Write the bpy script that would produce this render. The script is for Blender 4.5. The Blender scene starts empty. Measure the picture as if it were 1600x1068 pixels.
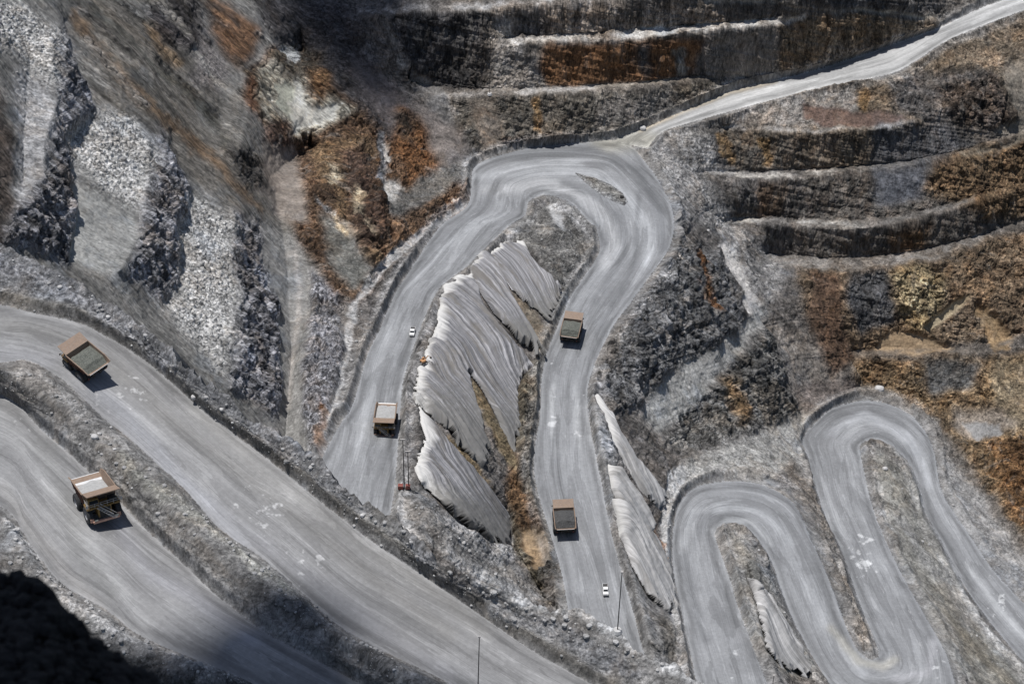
import bpy, math, random
import numpy as np
from mathutils import Vector, Matrix
sc = bpy.context.scene
# ------------------------------------------------------------------ camera
FPX = 2986.0; PITCH = math.radians(35.0); ZC = 430.0
SP, CP = math.sin(PITCH), math.cos(PITCH)
cam = bpy.data.objects.new("camera", bpy.data.cameras.new("camera"))
sc.collection.objects.link(cam)
cam.location = (0, 0, ZC); cam.rotation_euler = (math.radians(90) - PITCH, 0, 0)
cam.data.sensor_width = 36.0; cam.data.lens = 36.0 * FPX / 1600.0
cam.data.clip_start = 0.5; cam.data.clip_end = 6000
cam.data.dof.use_dof = True; cam.data.dof.focus_distance = 650; cam.data.dof.aperture_fstop = 2.0
sc.camera = cam
# ------------------------------------------------------------------ light
SUN_EL, SUN_AZ = math.radians(79), math.radians(-66)      # azimuth measured from +Y towards +X
w = bpy.data.worlds.new("World"); sc.world = w; w.use_nodes = True
wn = w.node_tree; wn.nodes.clear()
sky = wn.nodes.new('ShaderNodeTexSky'); sky.sky_type = 'NISHITA'; sky.sun_disc = False
sky.sun_elevation = SUN_EL; sky.sun_rotation = SUN_AZ
bg = wn.nodes.new('ShaderNodeBackground'); bg.inputs[1].default_value = 0.065
wo = wn.nodes.new('ShaderNodeOutputWorld')
wn.links.new(sky.outputs[0], bg.inputs[0]); wn.links.new(bg.outputs[0], wo.inputs[0])
sl = bpy.data.lights.new("sun", 'SUN'); sl.energy = 4.2; sl.angle = math.radians(0.53); sl.color = (1, .975, .945)
sun = bpy.data.objects.new("sun", sl); sc.collection.objects.link(sun)
SD = Vector((math.sin(SUN_AZ) * math.cos(SUN_EL), math.cos(SUN_AZ) * math.cos(SUN_EL), math.sin(SUN_EL)))
sun.rotation_euler = SD.to_track_quat('Z', 'Y').to_euler(); sun.location = (0, 300, 900)
sc.view_settings.view_transform = 'Standard'; sc.view_settings.look = 'None'
sc.view_settings.exposure = 0.0; sc.view_settings.gamma = 1.0
sc.cycles.max_bounces = 4; sc.cycles.diffuse_bounces = 2

rng = np.random.default_rng(7); random.seed(7)
# ------------------------------------------------------------------ helpers
def w3(u, v, h):
    """pixel of the traced survey + its height above the pit datum -> metres"""
    a = (np.asarray(u, float) - 800) / FPX; b = (534 - np.asarray(v, float)) / FPX
    t = (ZC - h) / (SP - CP * b)
    return np.stack([a * t, t * (CP + SP * b), h + 0 * t], -1)
TAB = rng.random(65536).astype(np.float32)
def vnoise(p):
    i = np.floor(p).astype(np.int64); f = (p - i).astype(np.float32); f = f * f * (3 - 2 * f)
    def hsh(x, y, z): return TAB[(x * 73856093 ^ y * 19349663 ^ z * 83492791) & 65535]
    x, y, z = i[..., 0], i[..., 1], i[..., 2]
    r = 0
    for dx in (0, 1):
        for dy in (0, 1):
            for dz in (0, 1):
                wgt = (f[..., 0] if dx else 1 - f[..., 0]) * (f[..., 1] if dy else 1 - f[..., 1]) * (f[..., 2] if dz else 1 - f[..., 2])
                r = r + wgt * hsh(x + dx, y + dy, z + dz)
    return r
def fbm(p, scale, octv=4, gain=.5, ridged=False, off=0.):
    s = 0; a = 1.; n = 0
    q = p / scale + off
    for k in range(octv):
        x = vnoise(q)
        if ridged: x = 1 - np.abs(2 * x - 1)
        s = s + a * x; n += a; a *= gain; q = q * 2.03 + 17.3
    return s / n
def worley(p, scale):
    q = p / scale; i = np.floor(q).astype(np.int64); best = np.full(q.shape[:-1], 9., np.float32)
    for dx in (-1, 0, 1):
        for dy in (-1, 0, 1):
            for dz in (-1, 0, 1):
                c = i + np.array([dx, dy, dz]); k = (c[..., 0] * 73856093 ^ c[..., 1] * 19349663 ^ c[..., 2] * 83492791)
                o = np.stack([TAB[k & 65535], TAB[(k + 777) & 65535], TAB[(k + 3331) & 65535]], -1)
                rr = .65 + .6 * TAB[(k + 911) & 65535]
                d = np.sqrt((((c + o) - q) ** 2).sum(-1)) / rr
                best = np.minimum(best, d)
    return best
def blur(a, n, it=2):
    if n < 1: return a
    n = int(n)
    for _ in range(it):
        for ax in (0, 1):
            pad = [(0, 0)] * a.ndim; pad[ax] = (n + 1, n)
            c = np.cumsum(np.pad(a, pad, mode='edge'), axis=ax, dtype=np.float64)
            L = a.shape[ax]
            hi = np.take(c, range(2 * n + 1, 2 * n + 1 + L), axis=ax); lo = np.take(c, range(0, L), axis=ax)
            a = ((hi - lo) / (2 * n + 1)).astype(np.float32)
    return a
STEP = 1.32; U0, V0 = -170., -130.
NU, NV = int((1770 - U0) / STEP), int((1220 - V0) / STEP)
UU, VV = np.meshgrid(U0 + np.arange(NU) * STEP, V0 + np.arange(NV) * STEP)
def sample(f, u, v):
    x = np.clip((np.asarray(u, float) - U0) / STEP, 0, NU - 1.001); y = np.clip((np.asarray(v, float) - V0) / STEP, 0, NV - 1.001)
    i = x.astype(int); j = y.astype(int); fx = x - i; fy = y - j
    if f.ndim == 3: fx = fx[..., None]; fy = fy[..., None]
    return (f[j, i] * (1 - fx) + f[j, i + 1] * fx) * (1 - fy) + (f[j + 1, i] * (1 - fx) + f[j + 1, i + 1] * fx) * fy
def catmull(pts, n=8):
    P = np.array(pts, float); P = np.vstack([2 * P[0] - P[1], P, 2 * P[-1] - P[-2]]); out = []
    for k in range(1, len(P) - 2):
        a, b, c, d = P[k - 1], P[k], P[k + 1], P[k + 2]
        for j in range(n):
            t = j / n
            out.append(.5 * ((2 * b) + (c - a) * t + (2 * a - 5 * b + 4 * c - d) * t * t + (3 * b - a - 3 * c + d) * t ** 3))
    out.append(P[-2]); return np.array(out)
def raster_tri(tri, vals, dst, mask):
    """tri 3x2 grid coords, vals 3xk, dst list of arrays"""
    x0 = max(int(np.floor(tri[:, 0].min())), 0); x1 = min(int(np.ceil(tri[:, 0].max())) + 1, NU)
    y0 = max(int(np.floor(tri[:, 1].min())), 0); y1 = min(int(np.ceil(tri[:, 1].max())) + 1, NV)
    if x1 <= x0 or y1 <= y0: return
    X, Y = np.meshgrid(np.arange(x0, x1), np.arange(y0, y1))
    (ax, ay), (bx, by), (cx, cy) = tri
    d = (by - cy) * (ax - cx) + (cx - bx) * (ay - cy)
    if abs(d) < 1e-9: return
    l0 = ((by - cy) * (X - cx) + (cx - bx) * (Y - cy)) / d; l1 = ((cy - ay) * (X - cx) + (ax - cx) * (Y - cy)) / d; l2 = 1 - l0 - l1
    m = (l0 >= -1e-6) & (l1 >= -1e-6) & (l2 >= -1e-6)
    for k, D in enumerate(dst):
        D[y0:y1, x0:x1][m] = (l0 * vals[0][k] + l1 * vals[1][k] + l2 * vals[2][k])[m]
    mask[y0:y1, x0:x1][m] = 1
def poly_mask(poly, wu=0, wv=0):
    P = np.array(poly, float); pad = 40
    x0 = int(max((P[:, 0].min() - pad - U0) / STEP, 0)); x1 = int(min((P[:, 0].max() + pad - U0) / STEP, NU))
    y0 = int(max((P[:, 1].min() - pad - V0) / STEP, 0)); y1 = int(min((P[:, 1].max() + pad - V0) / STEP, NV))
    out = np.zeros((NV, NU), np.float32)
    if x1 <= x0 or y1 <= y0: return out, (slice(0, 1), slice(0, 1))
    sl_ = (slice(y0, y1), slice(x0, x1))
    X = UU[sl_] + (wu[sl_] if not np.isscalar(wu) else wu); Y = VV[sl_] + (wv[sl_] if not np.isscalar(wv) else wv)
    ins = np.zeros(X.shape, bool); Q = np.roll(P, -1, 0)
    for (xa, ya), (xb, yb) in zip(P, Q):
        if ya == yb: continue
        c = ((ya > Y) != (yb > Y)) & (X < (xb - xa) * (Y - ya) / (yb - ya) + xa)
        ins ^= c
    out[sl_] = ins
    return out, sl_
def line_mask(pts, width, wu, wv):
    """distance to a polyline, in traced pixels, turned into a soft band"""
    P = np.array(pts, float); pad = 40 + width * 3
    x0 = int(max((P[:, 0].min() - pad - U0) / STEP, 0)); x1 = int(min((P[:, 0].max() + pad - U0) / STEP, NU))
    y0 = int(max((P[:, 1].min() - pad - V0) / STEP, 0)); y1 = int(min((P[:, 1].max() + pad - V0) / STEP, NV))
    out = np.zeros((NV, NU), np.float32)
    if x1 <= x0 or y1 <= y0: return out
    X = UU[y0:y1, x0:x1] + wu[y0:y1, x0:x1]; Y = VV[y0:y1, x0:x1] + wv[y0:y1, x0:x1]; D = np.full(X.shape, 1e9)
    for (xa, ya), (xb, yb) in zip(P[:-1], P[1:]):
        dx, dy = xb - xa, yb - ya; t = np.clip(((X - xa) * dx + (Y - ya) * dy) / (dx * dx + dy * dy + 1e-9), 0, 1)
        D = np.minimum(D, np.hypot(X - xa - t * dx, Y - ya - t * dy))
    out[y0:y1, x0:x1] = np.clip(1.4 - D / width, 0, 1)
    return out
def solve(H, M, iters=(60, 60, 60, 60, 60, 40, 25)):
    """smooth surface through the surveyed heights (membrane, coarse to fine)"""
    lev = [(H * M, M.astype(np.float32))]
    while min(lev[-1][0].shape) > 12:
        h, m = lev[-1]; a, b = h.shape
        h = np.pad(h, ((0, a % 2), (0, b % 2))); m = np.pad(m, ((0, a % 2), (0, b % 2)))
        s = lambda z: z[::2, ::2] + z[1::2, ::2] + z[::2, 1::2] + z[1::2, 1::2]
        hs, ms = s(h), s(m); lev.append((np.where(ms > 0, hs / np.maximum(ms, 1e-9), 0), (ms > 0).astype(np.float32)))
        lev[-1] = (lev[-1][0] * lev[-1][1], lev[-1][1])
    x = None
    for k in range(len(lev) - 1, -1, -1):
        h, m = lev[k]; h = h.astype(np.float32)
        if x is None: x = np.full(h.shape, h.sum() / max(m.sum(), 1), np.float32)
        else: x = np.repeat(np.repeat(x, 2, 0), 2, 1)[:h.shape[0], :h.shape[1]]
        n = 400 if k >= 4 else (120 if k >= 2 else 50)
        for _ in range(n):
            p = np.pad(x, 1, mode='edge')
            x = (p[:-2, 1:-1] + p[2:, 1:-1] + p[1:-1, :-2] + p[1:-1, 2:]) * .25
            x = np.where(m > 0, h, x)
    return x
class Layer:
    def __init__(s):
        z = lambda: np.zeros((NV, NU), np.float32)
        s.H, s.M, s.road, s.across, s.along, s.rid = z(), z(), z(), z(), z(), z()
    def strip(s, rows, rid):
        C = catmull([r for r in rows], 8)
        A = w3(C[:, 0], C[:, 1], C[:, 4]); B = w3(C[:, 2], C[:, 3], C[:, 4]); mid = (A + B) / 2
        L = np.concatenate([[0], np.cumsum(np.linalg.norm(np.diff(mid, axis=0), axis=1))]) + rid * 1000
        W = np.linalg.norm(A - B, axis=1) * .5
        mk = np.zeros((NV, NU), np.float32)
        for k in range(len(C) - 1):
            q = []
            for j in (k, k + 1):
                q.append((((C[j, 0] - U0) / STEP, (C[j, 1] - V0) / STEP), (C[j, 4], -W[j], L[j])))
                q.append((((C[j, 2] - U0) / STEP, (C[j, 3] - V0) / STEP), (C[j, 4], W[j], L[j])))
            for tri in ((0, 1, 2), (1, 3, 2)):
                raster_tri(np.array([q[i][0] for i in tri]), [q[i][1] for i in tri], [s.H, s.across, s.along], mk)
        s.road = np.maximum(s.road, mk); s.rid[mk > 0] = rid; s.M[mk > 0] = 1
    def line(s, pts):
        P = np.array(pts, float)
        for a, b in zip(P[:-1], P[1:]):
            n = int(np.hypot(*(b - a)[:2]) / STEP * 1.5) + 1
            for t in np.linspace(0, 1, n):
                p = a + (b - a) * t; i = int(round((p[0] - U0) / STEP)); j = int(round((p[1] - V0) / STEP))
                if 0 <= i < NU and 0 <= j < NV and s.road[j, i] == 0: s.H[j, i] = p[2]; s.M[j, i] = 1
    def finish(s, smooth=1):
        s.h = solve(s.H, s.M)
        s.h = blur(s.h, 1, 1) if smooth else s.h
        a = (UU[0] - 800) / FPX
        b = (534 - VV) / FPX; k = SP - CP * b; c = CP + SP * b
        t = (ZC - s.h) / k; Y = t * c
        Yb = np.maximum.accumulate((Y + 0.02 * np.arange(NV)[:, None])[::-1], 0)[::-1] - 0.02 * np.arange(NV)[:, None]
        t = Yb / c; s.h = (ZC - k * t).astype(np.float32)
        s.P = np.stack([a[None, :] * t, Yb, s.h], -1).astype(np.float32)
        s.pxm = FPX / t
        # distance from road edge in metres (a few metres only)
        d = np.where(s.road > .5, 0, 99).astype(np.float32)
        for _ in range(34):
            p = np.pad(d, 1, mode='edge')
            o = np.minimum.reduce([p[:-2, 1:-1], p[2:, 1:-1], p[1:-1, :-2], p[1:-1, 2:]]) + 1
            g = np.minimum.reduce([p[:-2, :-2], p[2:, 2:], p[2:, :-2], p[:-2, 2:]]) + 1.414
            d = np.minimum(d, np.minimum(o, g))
        s.dist = blur(d, 1, 1) * STEP / s.pxm

def mod(v, f): return [tuple(list(r[:4]) + [f(r[4])]) for r in v]
# ------------------------------------------------------------------ survey of the far pit
RD_LM = [(440,900,590,960,24),(470,800,598,840,21),(500,722,613,790,18),(530,664,621,710,16),(547,640,626,637,13),(560,603,631,593,12),
 (574,552,641,559,10),(591,519,655,519,9),(606,484,672,478,8),(621,451,689,448,7),(645,415,732,414,6),(665,384,766,380,4),(690,350,800,350,3),(729,321,820,337,2),
 (736,290,827,315,1),(746,256,840,308,0),(817,233,854,305,0),(900,224,875,310,0),(975,222,895,320,0),(1016,263,911,337,-.5),
 (1036,294,925,350,-1),(1050,324,932,358,-2),(1053,360,937,387,-3),(1043,394,930,405,-4),(1016,431,918,424,-5),(982,478,894,458,-6),
 (959,509,878,492,-7),(942,542,862,530,-9),(928,573,852,560,-10),(918,613,845,600,-11),(921,654,843,650,-13),(930,705,835,705,-15),
 (940,752,836,750,-16),(951,810,852,810,-18),(964,865,868,862,-19),(978,914,879,905,-21),(992,962,887,950,-22),(1002,1003,900,1000,-23.5),
 (1020,1070,910,1070,-25),(1034,1150,925,1150,-27),(1045,1230,935,1230,-28)]
RD_U = [(955,221,1012,232,.4),(1000,203,1032,209,1.5),(1060,177,1065,196,4),(1144,142,1161,169,7),(1212,125,1240,148,9),(1279,108,1300,134,11),
 (1340,88,1362,122,13),(1384,73,1410,108,14),(1465,44,1480,64,17),(1532,13,1545,37,20),(1600,-12,1612,12,22),(1700,-50,1712,-25,26),(1790,-84,1800,-60,29)]
RD_S = mod([(1100,1160,1230,1160,-27),(1090,1080,1205,1085,-30),(1066,962,1158,960,-34),(1052,893,1138,895,-37),(1051,835,1120,845,-39),(1060,790,1117,832,-41),
 (1088,760,1125,822,-42),(1146,751,1138,819,-43),(1200,760,1158,822,-44),(1242,788,1180,838,-45),(1267,841,1203,873,-47),(1290,890,1218,915,-49),
 (1308,938,1233,955,-51),(1322,976,1250,990,-53),(1336,1007,1275,1035,-55),(1350,1023,1310,1085,-56),(1362,1029,1350,1110,-57),
 (1372,1025,1420,1118,-57.5),(1371,1012,1490,1095,-58),(1356,976,1480,1025,-60),(1336,924,1442,955,-63),(1322,880,1415,907,-65),
 (1305,840,1391,859,-67),(1290,810,1370,810,-69),(1274,762,1356,762,-71),(1262,715,1347,718,-73),(1254,687,1343,700,-75),
 (1272,662,1348,692,-76),(1305,636,1358,688,-77),(1360,625,1372,688,-78),(1410,640,1388,694,-79),(1440,665,1402,704,-80),
 (1460,705,1420,725,-82),(1470,762,1436,759,-84),(1491,800,1446,800,-86),(1522,845,1470,845,-88),(1553,890,1495,895,-91),
 (1600,941,1530,950,-94),(1660,1000,1600,1034,-98),(1790,1120,1730,1160,-102)], lambda h: -30 + (h + 28) * 1.2)
B = Layer()
B.strip(RD_LM, 1); B.strip(RD_U, 2); B.strip(RD_S, 3)
def wall(u, v):                                   # the great left wall, a plane facing the pit
    a = (u - 800) / FPX; b = (534 - v) / FPX; k = SP - CP * b
    return ZC - k * 513.3 / (k - 1.19 * a)
def wl(pts, dh): B.line([(x, y, wall(x, y) + dh) for x, y in pts])
CL = [[(78,62),(80,110),(88,160),(68,216),(66,280),(25,320),(10,370)],[(100,34),(132,130),(147,185),(108,225),(115,280),(122,330),(108,410)],
      [(230,222),(232,262),(222,330),(215,370),(185,425)],[(264,206),(300,304),(288,360),(280,440),(262,470)],
      [(365,330),(368,400),(378,460),(356,520),(362,606)],[(398,350),(420,417),(435,500),(441,560),(432,655)],[(486,431),(482,480),(472,550),(464,660)]]
for k, c in enumerate(CL): wl(c, 4 if k % 2 == 0 else -3)
wl([(-165,-125),(-165,100),(-165,330),(-165,480)], 0); wl([(-165,-125),(100,-125),(400,-125)], 0)
wl([(30,30),(45,100),(40,150),(35,200),(35,290)], 0); wl([(-60,60),(-40,200),(-50,330)], 6); wl([(170,20),(200,120),(200,200),(180,300),(150,400)], 0); wl([(320,60),(345,200),(335,300),(328,450),(310,560)], 0); wl([(430,300),(446,400),(456,560),(444,700)], -3)
wl([(-160,520),(0,540),(200,660),(400,800)], 0)
wl([(372,235),(392,150),(420,80),(470,75)], 4); wl([(428,272),(460,245),(490,232)], -3)
L = B.line
# upper benches, crest then toe of each face
L([(590,26,54),(650,20,54),(760,14,54),(860,9,54),(960,2,54)]); L([(620,-20,56),(800,-28,56),(960,-30,56)]); L([(600,-120,75),(1000,-125,76),(1400,-125,76)])
L([(960,2,54),(1100,0,52),(1205,4,50),(1279,14,46),(1397,22,36),(1468,32,19)]); L([(1205,-8,50),(1300,0,46),(1397,12,37),(1460,22,22)])
L([(790,72,39),(860,68,39),(950,64,39),(1060,54,38),(1150,47,37),(1212,40,36),(1250,30,38)]); L([(790,60,39.3),(860,58,39),(950,52,39),(1060,42,38),(1150,36,37),(1212,28,37)])
L([(640,150,21),(700,154,20),(780,150,20),(850,148,20),(1000,141,17),(1060,130,15),(1100,124,13.5),(1180,120,11)])
L([(640,130,22),(700,140,20.5),(780,141,20.3),(850,138,20.3),(1000,131,17.5),(1060,122,15.5),(1100,118,14)])
L([(596,30,53),(612,60,45),(640,110,30),(650,150,20)]); 
L([(735,255,2),(715,225,6),(700,190,12),(690,155,20)]); L([(700,300,6),(660,330,7),(620,380,9),(585,440,11)])
L([(540,185,23),(600,235,13),(690,250,6)]); L([(560,130,32),(620,160,22)]); L([(500,300,30),(560,360,22),(575,440,14)])
# lower benches
L([(1127,201,-1),(1212,205,-.5),(1296,208,0),(1364,203,0),(1428,189,1),(1520,150,4),(1600,110,7),(1750,60,12)])
L([(1094,270,-15),(1138,270,-17.7),(1195,269,-18),(1296,264,-18),(1400,256,-18),(1500,240,-17),(1600,205,-15),(1750,160,-12)])
L([(1094,277,-15.5),(1138,283,-18),(1195,284,-18),(1296,276,-18),(1400,264,-18),(1500,246,-17),(1600,210,-15)])
L([(1144,340,-34.5),(1229,341,-35),(1347,346,-35),(1430,335,-35),(1520,310,-34),(1600,285,-33),(1750,250,-32)])
L([(1144,351,-35),(1229,354,-35),(1347,359,-35),(1430,344,-35),(1520,318,-34),(1600,294,-33)])
L([(1195,396,-50),(1296,405,-50),(1364,400,-50),(1431,394,-50),(1526,370,-50),(1600,345,-49),(1750,310,-48)])
L([(1205,404,-50),(1235,424,-50.3),(1313,428,-50.3),(1397,419,-50.3),(1465,406,-50.3),(1529,378,-50.3),(1600,355,-49.3)])
L([(1330,547,-80),(1397,543,-80),(1448,547,-80),(1532,543,-80),(1576,528,-80),(1750,500,-78)])
L([(1330,558,-80.3),(1397,554,-80.3),(1448,558,-80.3),(1532,554,-80.3),(1576,538,-80.3),(1620,525,-80.3)])
L([(1330,606,-90),(1380,602,-90),(1440,625,-93),(1480,690,-98),(1515,760,-106),(1560,830,-112),(1600,880,-116),(1760,980,-124)])
L([(1500,672,-98),(1530,688,-99),(1570,680,-99),(1600,668,-98),(1750,640,-97)])
L([(1470,640,-94),(1500,660,-97)])
# spurs and gullies between the roads
L([(1056,345,-1),(1100,330,-21),(1130,350,-33)]); L([(1100,400,-22),(1190,485,-46),(1240,560,-68),(1262,620,-84)]); L([(1060,420,-8),(1120,540,-34),(1100,620,-44),(1070,690,-50)])
L([(1000,520,-9),(985,580,-16),(1000,640,-28),(1040,700,-44)]); L([(1180,680,-62),(1120,712,-47),(1080,716,-44)]); L([(1200,745,-56),(1245,700,-82)]); L([(1240,640,-84),(1252,660,-88)])
L([(1035,780,-41),(1028,830,-41),(1036,890,-38),(1046,950,-35),(1056,1010,-33)])
L([(1042,770,-41),(1055,735,-42),(1080,718,-43)])
L([(925,612,-9.5),(935,660,-11),(947,722,-14),(961,779,-16),(968,800,-17),(975,850,-17.5),(988,890,-19),(1010,970,-21),(1020,1010,-22)])
L([(770,389,7),(742,406,8),(732,428,8),(704,438,9),(690,464,10),(683,503,11),(667,543,12),(650,595,13.5),(648,640,15.5),(655,690,17.5),(649,735,19.5),(657,755,20)])
L([(868,460,-4),(856,508,-6),(845,550,-8),(815,575,-9),(803,604,-9),(806,644,-10),(800,680,-11),(800,740,-14),(790,800,-18),(800,860,-23),(840,920,-27),(866,950,-28)])
L([(870,345,4),(860,380,4),(840,400,4),(870,440,0)]); L([(687,789,15),(721,819,6),(760,850,-6),(790,890,-16)])
L([(640,780,20),(670,800,18),(650,830,18),(700,870,10),(780,920,-10)])
L([(1160,850,-41),(1180,930,-42),(1235,1000,-53),(1262,1050,-57)]); L([(1170,880,-39),(1185,960,-36),(1200,1030,-36)])
L([(1380,720,-86),(1400,800,-84),(1430,880,-84),(1480,960,-86),(1540,1050,-92)])
L([(1600,1150,-60),(1500,1180,-50),(1300,1190,-50)])
B.finish()
# ------------------------------------------------------------------ survey of the near shelf
SH = lambda h: 430 - 1.4 * (430 - h)
RD_FU = [(-170,440,-170,560,222),(0,475,0,566,218),(51,488,40,563,217),(118,502,88,586,215),(162,522,125,618,213.5),(202,546,160,652,212),(243,576,205,688,211),
 (321,644,283,759,209),(405,706,345,827,207),(470,758,410,872,205.5),(540,814,475,928,204),(592,852,530,978,203),(668,903,610,1022,201.5),(754,962,685,1058,200),
 (823,1010,770,1110,199),(923,1068,860,1160,197.5),(1060,1150,1000,1230,195)]
RD_FL = [(-170,590,-170,700,219),(0,617,0,790,213),(61,667,35,832,211.5),(108,708,65,875,210.5),(148,745,100,915,209.5),(193,790,165,952,208),(241,838,207,986,207),
 (293,886,260,1012,206),(345,934,310,1032,205),(414,986,380,1060,203.5),(482,1024,440,1095,202),(540,1055,520,1130,201),(640,1110,620,1190,199)]
CREST = [(-170,335,230),(0,380,224),(60,410,221.5),(130,450,219),(200,495,217),(280,560,215.5),(340,610,214),(400,660,212),(450,690,211),(500,716,210),(530,752,209),
 (564,779,208),(599,800,207.5),(616,808,207.3),(640,835,207),(668,858,206.5),(720,893,206),(760,912,206),(827,938,205),(861,953,204.5),(889,951,204.8),(920,957,204.3),(954,986,203),
 (989,1010,202),(1013,1031,201),(1047,1036,201),(1090,1062,200),(1150,1100,198),(1300,1180,195)]
A = Layer(); A.strip(mod(RD_FU, SH), 4); A.strip(mod(RD_FL, SH), 5); CREST = [(x, y, SH(h)) for x, y, h in CREST]
AL = lambda pts: A.line([(x, y, SH(h)) for x, y, h in pts])
A.line(CREST); A.line([(x, y - 30, h) for x, y, h in CREST])
AL([(-20,588,219),(20,590,218),(100,640,214.7),(180,720,213),(260,790,211),(340,870,209),(420,925,207),(500,980,205.5),(600,1040,203.5),(700,1110,201)])
AL([(-20,800,215),(10,835,213.5),(52,885,212),(100,945,210.5),(165,985,209.5),(207,1012,208),(276,1045,206.5),(345,1070,205)])
AL([(-100,1000,207),(100,1100,203),(300,1200,199)])
A.finish()

# ------------------------------------------------------------------ ground cover of each layer
def warp(Ly):
    Ly.wu = (fbm(Ly.P, 15, 6, .82) - .5) * 50 * (Ly.pxm / 4); Ly.wv = (fbm(Ly.P, 15, 6, .82, off=31.) - .5) * 42 * (Ly.pxm / 4)
def ground(Ly, base, rk):
    warp(Ly); z = lambda v: np.full((NV, NU), v, np.float32)
    Ly.col = np.zeros((NV, NU, 3), np.float32) + np.array(base, np.float32)
    Ly.rk, Ly.rub, Ly.ru, Ly.pa, Ly.net = z(rk), z(0), z(0), z(0), z(0)
def paint(Ly, poly, col=None, rk=None, rub=None, ru=None, pa=None, fe=3, op=1., wp=1., line=0, brk=0):
    if line: m = line_mask(poly, line, Ly.wu * wp, Ly.wv * wp)
    else: m, _ = poly_mask(poly, Ly.wu * wp, Ly.wv * wp)
    m = blur(m, max(1, round(fe * (.5 if line or fe < 2 or Ly is A else 1.5))), 2) * op
    if brk: m = m * np.clip(BRK, .12, 1)
    if col is not None: Ly.col += (np.array(col, np.float32) - Ly.col) * m[..., None]
    for nm, val in (('rk', rk), ('rub', rub), ('ru', ru), ('pa', pa)):
        if val is not None: f = getattr(Ly, nm); f += (val - f) * m
GR, DK, LT, WH = (.15,.145,.14), (.085,.085,.09), (.27,.265,.26), (.41,.405,.395)
BR, RU, OC, TN = (.13,.085,.055), (.19,.10,.05), (.26,.18,.10), (.34,.27,.18)
ground(B, (.14,.13,.122), .55)
pb = lambda *a, **k: paint(B, *a, **k)
BRK = fbm(B.P, 11, 5, .65) * 4.2 - 1.45
# --- left wall
pb([(-180,-140),(420,-140),(560,320),(520,740),(-180,560)], (.20,.195,.185), rk=.3, fe=6)
pb([(100,-20),(240,-20),(300,80),(400,250),(420,360),(330,330),(210,180),(120,60)], (.155,.145,.13), rk=.4, fe=6)
pb([(-180,130),(0,140),(15,200),(25,330),(5,400),(-180,360)], (.085,.07,.06), rk=.6)
CLIFFS = ([(95,30),(130,130),(145,182),(105,216),(112,280),(118,330),(104,415),(60,395),(8,375),(25,322),(68,280),(68,216),(88,162),(84,78)],
          [(246,195),(268,240),(299,304),(286,360),(280,440),(258,472),(188,428),(215,370),(225,310),(238,256)],
          [(368,325),(395,350),(420,417),(436,500),(440,560),(430,660),(362,608),(356,520),(380,460),(370,400)],
          [(489,425),(538,466),(534,590),(506,716),(488,712),(464,660),(475,550),(483,480)])
for c in CLIFFS: pb(c, (.225,.224,.235), rk=.9, fe=3, wp=1.1)
pb([(410,372),(478,388),(487,470),(474,560),(468,640),(462,700),(440,690),(436,560),(430,480)], (.24,.235,.225), rk=.15, fe=2)
pb([(446,400),(462,392),(468,480),(458,560),(450,640)], (.34,.32,.30), fe=1, line=4, wp=.3)
pb([(0,5),(45,22),(95,50),(92,120),(82,170),(62,150),(30,90),(-60,60),(-60,0)], WH, rk=.25, rub=1, fe=5, wp=1.3)
pb([(20,100),(85,165),(68,270),(30,320),(22,200)], (.33,.33,.335), rk=.3, rub=.35, fe=3)
pb([(145,178),(205,185),(243,230),(235,300),(222,335),(150,300),(112,262),(108,215)], WH, rk=.25, rub=1, fe=5, wp=1.3)
pb([(110,285),(215,330),(212,380),(180,430),(108,405)], (.30,.30,.29), rk=.15, fe=2)
pb([(300,308),(370,342),(378,460),(362,520),(352,600),(330,560),(296,530),(253,480),(283,440),(285,360)], (.40,.395,.385), rk=.25, rub=1, fe=5, wp=1.3)
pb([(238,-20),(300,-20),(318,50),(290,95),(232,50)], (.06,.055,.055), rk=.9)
pb([(312,-20),(410,50),(378,110),(350,90),(330,40)], (.17,.10,.06), rk=.6, ru=.8)
pb([(300,20),(330,60),(350,110),(345,150),(300,130)], (.20,.185,.18), rk=.3, rub=.5)
pb([(110,20),(160,90),(240,180),(330,250),(400,330)], (.20,.14,.09), ru=.5, line=7, fe=2, op=.8)
pb([(150,20),(220,90),(300,150),(380,280)], (.10,.10,.085), line=6, fe=1, op=.7)
r3 = random.Random(11)
for k in range(34):
    x, y = r3.uniform(100, 400), r3.uniform(-60, 190); ln = r3.uniform(40, 150); an = .80 + r3.uniform(-.12, .12); x2, y2 = x + ln * math.cos(an), y + ln * math.sin(an)
    if y2 > 150 + .78 * x2: continue
    pb([(x, y), ((x + x2) / 2 + r3.uniform(-5, 5), (y + y2) / 2 + r3.uniform(-5, 5)), (x2, y2)], r3.choice([(.07,.065,.06), (.09,.085,.075), (.27,.26,.24), (.24,.225,.20), (.21,.15,.09)]), rk=r3.choice([.3, .7, .9]), line=r3.uniform(1.5, 6), fe=1, op=.75, wp=.6)
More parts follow.
